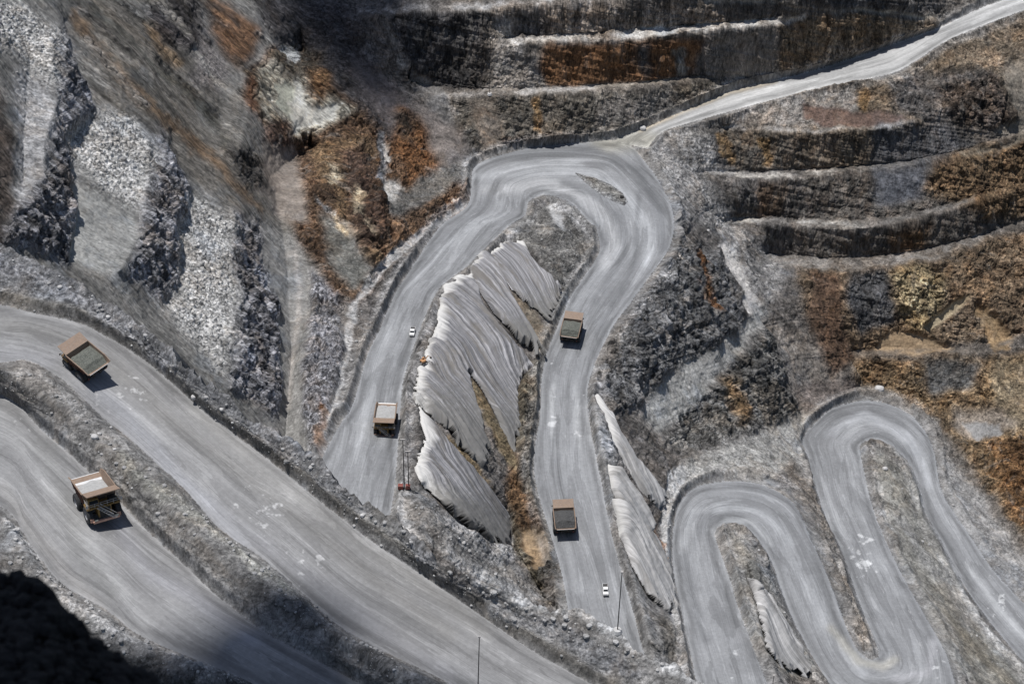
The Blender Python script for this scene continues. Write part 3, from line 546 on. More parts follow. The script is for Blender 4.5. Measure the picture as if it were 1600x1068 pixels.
for cx, cy, rx, ry, th in ((1350, 858, 30, 34, .575), (1352, 885, 16, 14, .56), (1468, 1040, 24, 22, .58), (1560, 930, 16, 40, .60), (862, 640, 7, 60, .56), (905, 640, 8, 60, .60), (1150, 1040, 14, 24, .60), (1010, 985, 14, 14, .58)):
    g_ = np.exp(-(((UU - cx) / rx) ** 2 + ((VV - cy) / ry) ** 2) * 1.2); n_ = fbm(B.P, 3.2, 5, .62, off=cx * .1)
    B.rcol += (np.array((.66, .67, .68), np.float32) - B.rcol) * (np.clip((n_ - (th + .13 * (1 - g_))) / .05, 0, 1) * (g_ > .12) * .6)[..., None]
for cx, cy, rx, ry, th in ((480, 880, 34, 26, .585), (400, 800, 30, 30, .60), (90, 640, 60, 30, .60), (210, 615, 30, 20, .6)):
    g_ = np.exp(-(((UU - cx) / rx) ** 2 + ((VV - cy) / ry) ** 2)); n_ = fbm(A.P, 2.0, 5, .62, off=cx * .1)
    A.rcol += (np.array((.56, .56, .56), np.float32) - A.rcol) * (np.clip((n_ - (th + .12 * (1 - g_))) / .03, 0, 1) * (g_ > .12) * .7)[..., None]
# ------------------------------------------------------------------ materials
class NT:
    def __init__(s, name):
        s.m = bpy.data.materials.new(name); s.m.use_nodes = True; s.t = s.m.node_tree; s.t.nodes.clear()
        s.out = s.n('ShaderNodeOutputMaterial'); s.b = s.n('ShaderNodeBsdfPrincipled'); s.l(s.b.outputs[0], s.out.inputs[0])
    def n(s, t, **k):
        x = s.t.nodes.new(t)
        for a, b in k.items(): setattr(x, a, b)
        return x
    def l(s, a, b): s.t.links.new(a, b)
    def put(s, v, i):
        if hasattr(v, 'is_output'): s.l(v, i)
        else: i.default_value = v
    def mth(s, op, a, b=0., c=None):
        x = s.n('ShaderNodeMath', operation=op); s.put(a, x.inputs[0]); s.put(b, x.inputs[1])
        if c is not None: s.put(c, x.inputs[2])
        return x.outputs[0]
    def vm(s, op, a, b):
        x = s.n('ShaderNodeVectorMath', operation=op); s.put(a, x.inputs[0]); s.put(b, x.inputs[1] if op != 'SCALE' else x.inputs[3]); return x.outputs[0]
    def mix(s, f, a, b, t='MIX'):
        x = s.n('ShaderNodeMix', data_type='RGBA', blend_type=t); s.put(f, x.inputs[0]); s.put(a, x.inputs[6]); s.put(b, x.inputs[7]); return x.outputs[2]
    def attr(s, nm, o='Fac'): return s.n('ShaderNodeAttribute', attribute_name=nm).outputs[o]
    def noise(s, vec, sc_, det=4, ro=.6, o='Fac', dist=0.):
        x = s.n('ShaderNodeTexNoise'); s.put(vec, x.inputs['Vector']); x.inputs['Scale'].default_value = sc_; x.inputs['Detail'].default_value = det
        x.inputs['Roughness'].default_value = ro; x.inputs['Distortion'].default_value = dist; return x.outputs[o]
    def vor(s, vec, sc_, o='Distance', rand=1.):
        x = s.n('ShaderNodeTexVoronoi'); s.put(vec, x.inputs['Vector']); x.inputs['Scale'].default_value = sc_; return x.outputs[o]
    def rng(s, v, a, b, c=0., d=1.):
        x = s.n('ShaderNodeMapRange'); s.put(v, x.inputs[0]); x.inputs[1].default_value = a; x.inputs[2].default_value = b; s.put(c, x.inputs[3]); s.put(d, x.inputs[4]); return x.outputs[0]
    def pos(s): return s.n('ShaderNodeNewGeometry').outputs['Position']
    def bump(s, h, dist, st=1.):
        x = s.n('ShaderNodeBump'); x.inputs['Distance'].default_value = dist; s.put(st, x.inputs['Strength']); s.put(h, x.inputs['Height']); s.l(x.outputs[0], s.b.inputs['Normal'])
C4 = lambda c: (c[0], c[1], c[2], 1.)
def mat_terrain():
    n = NT("broken_rock"); p = n.pos(); rk = n.attr('rk'); rub = n.attr('rub'); ru = n.attr('ru'); col = n.attr('Col', 'Color')
    ps = n.attr('sv', 'Vector')
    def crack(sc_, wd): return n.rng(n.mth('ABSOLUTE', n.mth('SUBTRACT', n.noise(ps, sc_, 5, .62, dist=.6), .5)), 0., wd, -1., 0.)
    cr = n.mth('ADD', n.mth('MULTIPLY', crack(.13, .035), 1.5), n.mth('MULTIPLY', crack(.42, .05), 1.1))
    ca = n.noise(ps, .11, 9, .70, dist=.8); cb = n.noise(p, .8, 5, .75); cv = n.noise(ps, .55, 6, .72)
    k1 = n.mth('MULTIPLY_ADD', rk, 6.0, 2.4)
    e = n.mth('MULTIPLY', n.mth('SUBTRACT', ca, .5), k1)
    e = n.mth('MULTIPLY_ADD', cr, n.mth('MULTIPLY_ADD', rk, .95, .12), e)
    e = n.mth('MULTIPLY_ADD', n.mth('SUBTRACT', cv, .5), n.mth('MULTIPLY_ADD', rk, 3.2, .6), e)
    e = n.mth('MULTIPLY_ADD', n.mth('SUBTRACT', cb, .5), n.mth('MULTIPLY_ADD', rk, 1.4, 1.2), e)
    sp = n.noise(ps, 1.15, 3, .8); e = n.mth('MULTIPLY_ADD', n.rng(sp, .53, .66), n.mth('MULTIPLY_ADD', rk, .75, .2), e); e = n.mth('MULTIPLY_ADD', n.rng(sp, .47, .36), n.mth('MULTIPLY_ADD', rk, -1.2, -.3), e)
    # blocks of rubble, each its own grey, dark joints between
    vr = n.vor(p, .62, 'Color'); vd = n.vor(p, .62); vr2 = n.vor(p, 1.5, 'Color')
    sep = n.n('ShaderNodeSeparateColor'); n.l(vr, sep.inputs[0]); sep2 = n.n('ShaderNodeSeparateColor'); n.l(vr2, sep2.inputs[0])
    rr = n.mth('ADD', n.mth('MULTIPLY', n.mth('SUBTRACT', sep.outputs[0], .45), 1.3), n.mth('MULTIPLY', n.mth('SUBTRACT', sep2.outputs[0], .5), 1.6))
    e = n.mth('MULTIPLY_ADD', rr, rub, e)
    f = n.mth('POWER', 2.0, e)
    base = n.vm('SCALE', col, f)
    # iron staining
    st = n.noise(n.vm('MULTIPLY', p, (1, 1, .3)), .11, 8, .72, dist=1.2)
    sf = n.mth('MULTIPLY', n.rng(st, .45, .66), ru)
    tint = n.mix(n.rng(n.noise(p, .3, 5, .65), .42, .6), (.088,.044,.025,1), (.20,.118,.06,1))
    tint = n.vm('SCALE', tint, n.mth('POWER', 2.0, n.mth('MULTIPLY', e, .75)))
    base = n.mix(n.mth('MULTIPLY', sf, .75), base, tint)
    # bluish slate patches
    sb = n.mth('MULTIPLY', n.rng(n.noise(p, .05, 5, .6), .56, .66), .35)
    base = n.mix(sb, base, n.vm('MULTIPLY', base, (.80,.93,1.12)))
    wb = n.mth('MULTIPLY', n.rng(n.noise(p, .045, 7, .7, dist=1.), .50, .60), n.mth('MULTIPLY_ADD', rk, .7, .12)); base = n.mix(wb, base, n.vm('MULTIPLY', base, (1.05,.92,.78)))
    lp = n.mth('MULTIPLY', n.rng(n.noise(ps, .075, 8, .72, dist=1.5), .56, .63), n.mth('MULTIPLY', rk, .32)); base = n.mix(lp, base, n.vm('SCALE', (.34,.32,.29), n.mth('POWER', 2., n.mth('MULTIPLY', e, .6))))
    base = n.vm('MINIMUM', base, (.72,.71,.70))
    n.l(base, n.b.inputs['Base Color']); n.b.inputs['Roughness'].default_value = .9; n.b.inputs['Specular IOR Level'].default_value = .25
    hb = n.mth('ADD', n.mth('MULTIPLY', n.noise(p, .8, 6, .72), 1.), n.mth('MULTIPLY', n.mth('SUBTRACT', 1., vd), n.mth('MULTIPLY', rub, .6)))
    n.bump(hb, .8, n.mth('MULTIPLY_ADD', rk, .6, .18)); return n.m
def mat_road():
    n = NT("compacted_haul_road"); p = n.pos(); col = n.attr('Col', 'Color'); uv = n.attr('ruv', 'Vector')
    s1 = n.noise(n.vm('MULTIPLY', uv, (.26, .012, 1)), 1., 5, .62, dist=.5); s2 = n.noise(n.vm('MULTIPLY', uv, (1.5, .045, 1)), 1., 4, .6)
    mo = n.noise(p, .05, 6, .65); fi = n.noise(p, .8, 6, .7)
    e = n.mth('MULTIPLY', n.mth('SUBTRACT', s1, .5), 1.25); e = n.mth('MULTIPLY_ADD', n.mth('SUBTRACT', s2, .5), n.rng(mo, .4, .62, .0, .6), e)
    e = n.mth('MULTIPLY_ADD', n.mth('SUBTRACT', mo, .5), 1.1, e); e = n.mth('MULTIPLY_ADD', n.mth('SUBTRACT', fi, .5), .7, e)
    base = n.vm('SCALE', col, n.mth('POWER', 2., e))
    tk = n.noise(n.vm('MULTIPLY', uv, (1.1, .006, 1)), 1., 2, .5, dist=1.2); base = n.vm('SCALE', base, n.rng(n.mth('ABSOLUTE', n.mth('SUBTRACT', tk, .5)), .0, .02, .74, 1.))
    tk2 = n.noise(n.vm('MULTIPLY', n.vm('ADD', uv, (7., 90., 0)), (.5, .02, 1)), 1., 3, .55, dist=2.); base = n.vm('SCALE', base, n.rng(n.mth('ABSOLUTE', n.mth('SUBTRACT', tk2, .5)), .0, .012, 1.25, 1.))
    pw = n.noise(n.vm('MULTIPLY', uv, (.16, .022, 1)), 1., 6, .62, dist=.6); base = n.vm('SCALE', base, n.rng(pw, .52, .545, 1., .80)); base = n.vm('SCALE', base, n.rng(pw, .40, .37, 1., 1.22))
    ch = n.mth('MULTIPLY', n.rng(n.noise(n.vm('MULTIPLY', uv, (.5, .09, 1)), 1., 6, .7), .62, .72), n.rng(n.noise(p, .03, 2), .5, .62))
    base = n.mix(n.mth('MULTIPLY', ch, .55), base, (.62,.62,.63,1))
    n.l(base, n.b.inputs['Base Color']); n.b.inputs['Roughness'].default_value = .8; n.b.inputs['Specular IOR Level'].default_value = .3
    n.bump(n.mth('ADD', n.mth('MULTIPLY', s2, .4), fi), .2, .4); return n.m
def mat_net():
    n = NT("weathered_sheeting"); p = n.pos(); uv = n.attr('ruv', 'Vector')
    s1 = n.noise(n.vm('MULTIPLY', uv, (.9, .03, 1)), 1., 5, .65); s2 = n.noise(n.vm('MULTIPLY', uv, (3.6, .05, 1)), 1., 3, .6); d = n.attr('top')
    e = n.mth('MULTIPLY', n.mth('SUBTRACT', s1, .5), 4.8); e = n.mth('MULTIPLY_ADD', n.mth('SUBTRACT', s2, .5), 2.6, e); e = n.mth('MULTIPLY', e, n.mth('SUBTRACT', 1.15, d))
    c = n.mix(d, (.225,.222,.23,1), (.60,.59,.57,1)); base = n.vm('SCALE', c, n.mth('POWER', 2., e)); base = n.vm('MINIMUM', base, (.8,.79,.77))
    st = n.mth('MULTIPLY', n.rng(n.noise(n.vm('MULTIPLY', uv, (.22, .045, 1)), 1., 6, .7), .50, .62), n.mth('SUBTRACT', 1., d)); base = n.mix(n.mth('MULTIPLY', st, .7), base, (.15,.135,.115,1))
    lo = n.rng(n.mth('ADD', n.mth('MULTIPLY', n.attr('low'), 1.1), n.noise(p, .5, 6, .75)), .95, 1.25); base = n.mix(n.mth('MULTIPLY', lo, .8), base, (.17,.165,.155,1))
    n.l(base, n.b.inputs['Base Color']); n.b.inputs['Roughness'].default_value = .75
    n.bump(n.mth('ADD', s1, n.mth('MULTIPLY', s2, .5)), .6, .6); return n.m
def mat(name, c, rough=.6, metal=0., var=.5, sc_=1.5, c2=None, th=(.5,.65)):
    n = NT(name); tc = n.n('ShaderNodeTexCoord').outputs['Object']; a = n.noise(tc, sc_, 5, .65)
    base = n.vm('SCALE', C4(c)[:3], n.mth('POWER', 2., n.mth('MULTIPLY', n.mth('SUBTRACT', a, .5), var * 4)))
    if c2: base = n.mix(n.rng(n.noise(tc, sc_ * 1.7, 5, .7), *th), base, C4(c2))
    n.l(base, n.b.inputs['Base Color']); n.b.inputs['Roughness'].default_value = rough; n.b.inputs['Metallic'].default_value = metal
    n.bump(a, .05, .4); return n.m
MT, MR, MN = mat_terrain(), mat_road(), mat_net()
M = dict(bed=mat('rusty_orange_steel', (.25,.175,.125), .7, var=.35, c2=(.25,.20,.17)), side=mat('dark_rust_steel', (.10,.035,.02), .7, var=.5),
         pale=mat('bare_worn_steel', (.60,.60,.60), .45, .2, .2), paint=mat('faded_yellow_paint', (.30,.18,.05), .6, c2=(.07,.05,.04)),
         dark=mat('greasy_dark_steel', (.035,.032,.03), .6), tyre=mat('tyre_rubber', (.03,.03,.032), .85), rim=mat('dusty_rim', (.30,.30,.31), .6),
         rail=mat('grey_rail_paint', (.42,.40,.38), .5), bump=mat('peach_bumper_paint', (.55,.33,.24), .6), glass=mat('dark_cab_glass', (.015,.02,.025), .1),
         lamp=mat('lamp_lens', (.7,.68,.55), .2, var=.1), loadg=mat('grey_green_gravel', (.11,.115,.10), .9, var=1., sc_=2.5), loadd=mat('dark_gravel', (.065,.065,.065), .9, var=.9, sc_=2.5),
         loadw=mat('pale_ore_fines', (.36,.36,.355), .9, var=.3), white=mat('white_vehicle_paint', (.80,.80,.79), .35, var=.08), orange=mat('orange_machine_paint', (.45,.24,.11), .5),
         red=mat('red_enamel', (.22,.06,.045), .5), pole=mat('weathered_pole_steel', (.035,.035,.037), .6), rock=mat('pale_boulder', (.5,.49,.48), .9, var=.5, sc_=.6),
         stone=mat('loose_stone', (.33,.325,.32), .9, var=1.1, sc_=.35),
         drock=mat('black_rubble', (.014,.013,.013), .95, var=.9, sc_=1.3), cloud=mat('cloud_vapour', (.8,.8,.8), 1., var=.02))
# ------------------------------------------------------------------ mesh builders
def make(name, co, faces, mats, smooth=False, attrs=None, kind=None, label=None, parent=None, cat=None, group=None):
    me = bpy.data.meshes.new(name); co = np.ascontiguousarray(co, np.float32); F = np.asarray(faces, np.int32)
    me.vertices.add(len(co)); me.vertices.foreach_set('co', co.ravel()); me.loops.add(F.size); me.loops.foreach_set('vertex_index', F.ravel())
    me.polygons.add(len(F)); me.polygons.foreach_set('loop_start', np.arange(0, F.size, F.shape[1], dtype=np.int32)); me.polygons.foreach_set('loop_total', np.full(len(F), F.shape[1], np.int32))
    me.polygons.foreach_set('use_smooth', np.full(len(F), smooth)); me.materials.append(mats)
    for k, v in (attrs or {}).items():
        if k == 'Col':
            at = me.attributes.new('Col', 'FLOAT_COLOR', 'POINT'); at.data.foreach_set('color', np.concatenate([v, np.ones((len(v), 1))], 1).astype(np.float32).ravel())
        elif v.ndim == 2: at = me.attributes.new(k, 'FLOAT_VECTOR', 'POINT'); at.data.foreach_set('vector', v.astype(np.float32).ravel())
        else: at = me.attributes.new(k, 'FLOAT', 'POINT'); at.data.foreach_set('value', v.astype(np.float32).ravel())
    me.update(); me.validate(); o = bpy.data.objects.new(name, me); sc.collection.objects.link(o)
    tagit(o, label, cat, group, kind); o.parent = parent; return o
def tagit(o, label=None, cat=None, group=None, kind=None):
    for k, v in (('label', label), ('category', cat), ('group', group), ('kind', kind)):
        if v: o[k] = v
    return o
def sub(name, F, sel, co, at, m, smooth, **k):
    f = F[sel]; idx, inv = np.unique(f, return_inverse=True); return make(name, co[idx], inv.reshape(f.shape), m, smooth, {a: v[idx] for a, v in at.items()}, **k)
def gridfaces(nr, nc):
    i = np.arange(nr * nc).reshape(nr, nc); return np.stack([i[1:, :-1], i[1:, 1:], i[:-1, 1:], i[:-1, :-1]], -1).reshape(-1, 4)
rdm = (B.road > .5)
colB = np.where(rdm[..., None], B.rcol, B.col)
z = lambda a: a.reshape(-1)
atB = dict(Col=colB.reshape(-1, 3), sv=B.sv.reshape(-1, 3), rk=z(B.rk), rub=z(B.rub), ru=z(B.ru))
atR = dict(Col=colB.reshape(-1, 3), ruv=np.stack([z(B.across), z(B.along), 0 * z(B.along)], -1))
F = gridfaces(NV, NU); fr = z(B.rid)[F]; isr = (fr > 0).all(1); rid = fr.max(1)
co = B.Q.reshape(-1, 3)
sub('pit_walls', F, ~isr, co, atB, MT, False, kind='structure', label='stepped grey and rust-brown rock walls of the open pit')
for r, lb in ((1, 'wide grey haul road looping round the central hairpin'), (2, 'pale haul road climbing to the upper right corner'), (3, 'grey serpentine haul road winding through the lower right')):
    sub('haul_road', F, isr & (rid == r), co, atR, MR, True, kind='structure', label=lb)
# near shelf: columns run from the crest down, with a real back slope behind the crest
cu = np.arange(-168, 1300, 1.3); CR = np.array(CREST); cv = np.interp(cu, CR[:, 0], CR[:, 1])
cn = vnoise(np.stack([cu / 9, cu * 0, cu * 0], -1)) * 7 + vnoise(np.stack([cu / 3, cu * 0 + 5, cu * 0], -1)) * 4 + vnoise(np.stack([cu / 30, cu * 0 + 9, cu * 0], -1)) * 8
cv = cv - 9 + cn
NR = 600; tt = np.linspace(0, 1, NR) ** 1.15
VA = cv[None, :] + (1215 - cv[None, :]) * tt[:, None]; UA = np.repeat(cu[None, :], NR, 0)
QA = sample(A.Q, UA, VA); NS = 34
top = QA[0]; sk = []
ks = np.arange(NS, 0, -1)
for k in ks:
    d = 1.2 * k ** 1.5; base = top + np.array([.15, 1.0, 0]) * d * .66 + np.array([0, 0, -1.0]) * d * 1.02
    rgh = min(k, 6) * .5; nn = fbm(base, 6, 3, .6) - .5
    base = base + np.stack([nn * rgh, nn * rgh, nn * 0], -1); sk.append(base)
QA = np.concatenate([np.array(sk), QA], 0); UA2 = np.concatenate([np.repeat(cu[None], NS, 0), UA]); VA2 = np.concatenate([np.repeat(cv[None], NS, 0), VA])
g = lambda f: sample(f, UA2, VA2).reshape((-1,) + f.shape[2:])
ridA = A.rid[np.clip(((VA2 - V0) / STEP).round().astype(int), 0, NV - 1), np.clip(((UA2 - U0) / STEP).round().astype(int), 0, NU - 1)]
ridA[:NS] = 0; ridA = ridA.reshape(-1)
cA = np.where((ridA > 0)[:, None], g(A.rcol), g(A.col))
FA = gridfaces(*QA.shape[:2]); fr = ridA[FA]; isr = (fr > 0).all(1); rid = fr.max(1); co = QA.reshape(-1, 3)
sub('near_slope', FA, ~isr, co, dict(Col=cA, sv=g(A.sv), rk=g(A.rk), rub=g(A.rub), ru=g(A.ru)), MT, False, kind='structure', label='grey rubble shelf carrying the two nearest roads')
for r, lb in ((4, 'broad haul road running diagonally across the foreground'), (5, 'lower foreground haul road in the bottom left corner')):
    sub('haul_road', FA, isr & (rid == r), co, dict(Col=cA, ruv=np.stack([g(A.across), g(A.along), 0 * g(A.along)], -1)), MR, True, kind='structure', label=lb)
# ------------------------------------------------------------------ slope sheeting
def sheet(key, label, dirn, group='pale sheeting draped on the road cuts'):
    poly = np.array(NETS[key], float); st = .9
    us = np.arange(poly[:, 0].min() - 6, poly[:, 0].max() + 6, st); vs = np.arange(poly[:, 1].min() - 6, poly[:, 1].max() + 6, st)
    X, Y = np.meshgrid(us, vs); P = sample(B.P, X, Y); N = sample(B.N, X, Y)
    (ua, va), (ub, vb) = dirn; a = w3(ua, va, float(sample(B.h, ua, va))); b = w3(ub, vb, float(sample(B.h, ub, vb)))
    d = (b - a)[:2]; d /= np.linalg.norm(d); ac = P[..., 0] * d[1] - P[..., 1] * d[0]; al = P[..., 0] * d[0] + P[..., 1] * d[1]
    ac = ac + (fbm(P, 25, 2) - .5) * 11 + (fbm(P, 8, 3) - .5) * 1.5
    nn = lambda s1, s2, o: vnoise(np.stack([ac / s1, al / s2, ac * 0 + o], -1))
    fold = (1 - np.abs(2 * nn(4.5, 34, 1) - 1)) * 1.3 + (1 - np.abs(2 * nn(1.5, 20, 9) - 1)) * .6 + (fbm(P, 2.2, 3) - .5) * .5 + nn(11, 70, 4) * 2.2 + nn(.8, 25, 2) * .2; fold = fold * (.25 + 1.1 * nn(16, 40, 21))
    # wrinkled hem: warp the outline along the folds
    low = np.clip((al - np.percentile(al, 35)) / (np.percentile(al, 95) - np.percentile(al, 35)), 0, 1)
    wx = (nn(1.2, 300, 5) - .5) * 9 + (nn(.9, 500, 15) - .45) * 34 * low; X2 = X + wx * .5; Y2 = Y + wx
    ins = np.zeros(X.shape, bool); D = np.full(X.shape, 1e9); Q = np.roll(poly, -1, 0)
    for (xa, ya), (xb, yb) in zip(poly, Q):
        if ya != yb: ins ^= ((ya > Y2) != (yb > Y2)) & (X2 < (xb - xa) * (Y2 - ya) / (yb - ya) + xa)
    # pale lip where the sheet bends over the road edge (distance along fall line from the upper-left border)
    nl = len(poly); dist = np.full(X.shape, 1e9)
    for kk, ((xa, ya), (xb, yb)) in enumerate(zip(poly, Q)):
        dx, dy = xb - xa, yb - ya; L2 = math.hypot(dx, dy)
        t = np.clip(((X2 - xa) * dx + (Y2 - ya) * dy) / (L2 * L2 + 1e-9), 0, 1); dd = np.hypot(X2 - xa - t * dx, Y2 - ya - t * dy)
        D = np.minimum(D, dd)
        if kk in TOPS[key]: dist = np.minimum(dist, dd)
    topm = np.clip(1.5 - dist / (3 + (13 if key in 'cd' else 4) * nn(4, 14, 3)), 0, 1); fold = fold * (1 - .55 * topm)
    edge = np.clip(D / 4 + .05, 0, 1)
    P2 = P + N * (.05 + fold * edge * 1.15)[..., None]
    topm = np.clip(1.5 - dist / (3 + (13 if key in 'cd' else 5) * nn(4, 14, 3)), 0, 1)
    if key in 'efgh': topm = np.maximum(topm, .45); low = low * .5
    F = gridfaces(*X.shape); sel = ins.reshape(-1)[F].all(1)
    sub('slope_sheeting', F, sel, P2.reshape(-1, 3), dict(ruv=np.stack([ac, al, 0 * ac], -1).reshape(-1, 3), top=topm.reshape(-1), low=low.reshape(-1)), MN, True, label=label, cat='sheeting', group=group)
TOPS = {'a': (0, 1, 2, 3), 'b': (0, 1, 2), 'c': tuple(range(13)), 'd': tuple(range(6)), 'e': (0, 1, 10, 11), 'f': (7,), 'g': (11,), 'h': ()}
sheet('a', 'short grey pleated sheet at the top of the cut, nearest the hairpin', ((780,390),(850,480)))
sheet('b', 'narrow dark-creased sheet just left of the brown bare patch', ((745,415),(830,545)))
sheet('c', 'largest pleated sheet with a bright white upper edge between the two middle roads', ((690,470),(790,600)))
sheet('d', 'lowest grey sheet of the middle cut beside the red light tower', ((660,690),(735,790)))
sheet('e', 'slim twisted white strip beginning beside the right middle road', ((930,622),(1020,780)))
sheet('f', 'pointed pale sheet between the slim strip and the long white sheet', ((950,730),(1008,822)))
sheet('g', 'long white sheet above the left limb of the serpentine road', ((965,800),(1045,950)))
sheet('h', 'white triangular sheet inside the first bend of the serpentine road', ((1170,910),(1250,1040)))

# ------------------------------------------------------------------ things
def empty(name, loc, label, cat, group=None, rz=0, tilt=0):
    o = bpy.data.objects.new(name, None); sc.collection.objects.link(o); o.location = loc; o.rotation_euler = (tilt, 0, rz); return tagit(o, label, cat, group)
LIFT = 0.
class MB:
    def __init__(s): s.v = []; s.f = []
    def poly(s, vs, fs): k = len(s.v); s.v += [tuple(map(float, x)) for x in vs]; s.f += [tuple(i + k for i in f) for f in fs]; return s
    def box(s, a, b):
        (x0, y0, z0), (x1, y1, z1) = a, b
        return s.poly([(x0,y0,z0),(x1,y0,z0),(x1,y1,z0),(x0,y1,z0),(x0,y0,z1),(x1,y0,z1),(x1,y1,z1),(x0,y1,z1)], [(3,2,1,0),(4,5,6,7),(0,1,5,4),(1,2,6,5),(2,3,7,6),(3,0,4,7)])
    def tube(s, a, b, r, r2=None, n=10):
        a, b = Vector(a), Vector(b); r2 = r if r2 is None else r2; q = (b - a).to_track_quat('Z', 'Y'); vs = []
        for c, rr in ((a, r), (b, r2)):
            for i in range(n): vs.append(c + q @ Vector((rr * math.cos(2 * math.pi * i / n), rr * math.sin(2 * math.pi * i / n), 0)))
        return s.poly(vs, [tuple((i, (i + 1) % n, n + (i + 1) % n, n + i)) for i in range(n)] + [tuple(range(n - 1, -1, -1)), tuple(range(n, 2 * n))])
    def lathe_x(s, prof, cx, cy, cz, n=28):
        vs = []; m = len(prof)
        for i in range(n):
            t = 2 * math.pi * i / n
            for x, r in prof: vs.append((cx + x, cy + r * math.cos(t), cz + r * math.sin(t)))
        return s.poly(vs, [(i * m + j, i * m + j + 1, ((i + 1) % n) * m + j + 1, ((i + 1) % n) * m + j) for i in range(n) for j in range(m - 1)])
    def slab(s, pts, t):            # plate of 4 corner points with thickness along its normal
        p = [Vector(x) for x in pts]; nn = (p[1] - p[0]).cross(p[-1] - p[0]).normalized() * t
        k = len(p); return s.poly(p + [x + nn for x in p], [tuple(range(k - 1, -1, -1)), tuple(range(k, 2 * k))] + [(i, (i + 1) % k, k + (i + 1) % k, k + i) for i in range(k)])
    def build(s, name, m, parent=None, smooth=False, bevel=0, **k):
        if LIFT: s.v = [(x, y, z_ + LIFT * min(1, max(0, (z_ - 2.2) / 1.2))) for x, y, z_ in s.v]
        me = bpy.data.meshes.new(name); me.from_pydata(s.v, [], s.f); me.materials.append(m); me.update()
        if smooth: me.polygons.foreach_set('use_smooth', [True] * len(me.polygons))
        o = bpy.data.objects.new(name, me); sc.collection.objects.link(o); o.parent = parent; tagit(o, **k)
        if bevel: b = o.modifiers.new('bevel', 'BEVEL'); b.width = bevel; b.segments = 2; b.limit_method = 'ANGLE'
        return o
GT = 'haul trucks on the pit roads'
def wheel(root, x, y, r=1.95, wd=1.3, dual=False):
    sg = 1 if x > 0 else -1; h = wd / 2
    prof = [(-h, r * .55), (-h, r * .84), (-h * .9, r * .95), (-h * .6, r), (h * .6, r), (h * .9, r * .95), (h, r * .84), (h, r * .55)]
    wo_ = MB()
    for off in ((0, -sg * 1.35) if dual else (0,)):
        wo_.lathe_x(prof, x + off, y, r)
        for i in range(24):
            t = 2 * math.pi * i / 24; c, s_ = math.cos(t), math.sin(t)
            wo_.tube((x + off - h * .8, y + (r + .0) * c, r + r * s_), (x + off - h * .1, y + r * math.cos(t + .13), r + r * math.sin(t + .13)), .07, n=4)
    wh = bpy.data.objects.new('wheel', None); sc.collection.objects.link(wh); wh.parent = root
    wo_.build('tyre', M['tyre'], wh, False)
    rp = [(h * sg * .9, r * .57), (h * sg * .80, r * .5), (h * sg * .35, r * .42), (h * sg * .3, r * .2), (h * sg * .7, r * .17), (h * sg * .72, .01)]
    MB().lathe_x(rp, x, y, r, 20).build('rim', M['rim'], wh, False)
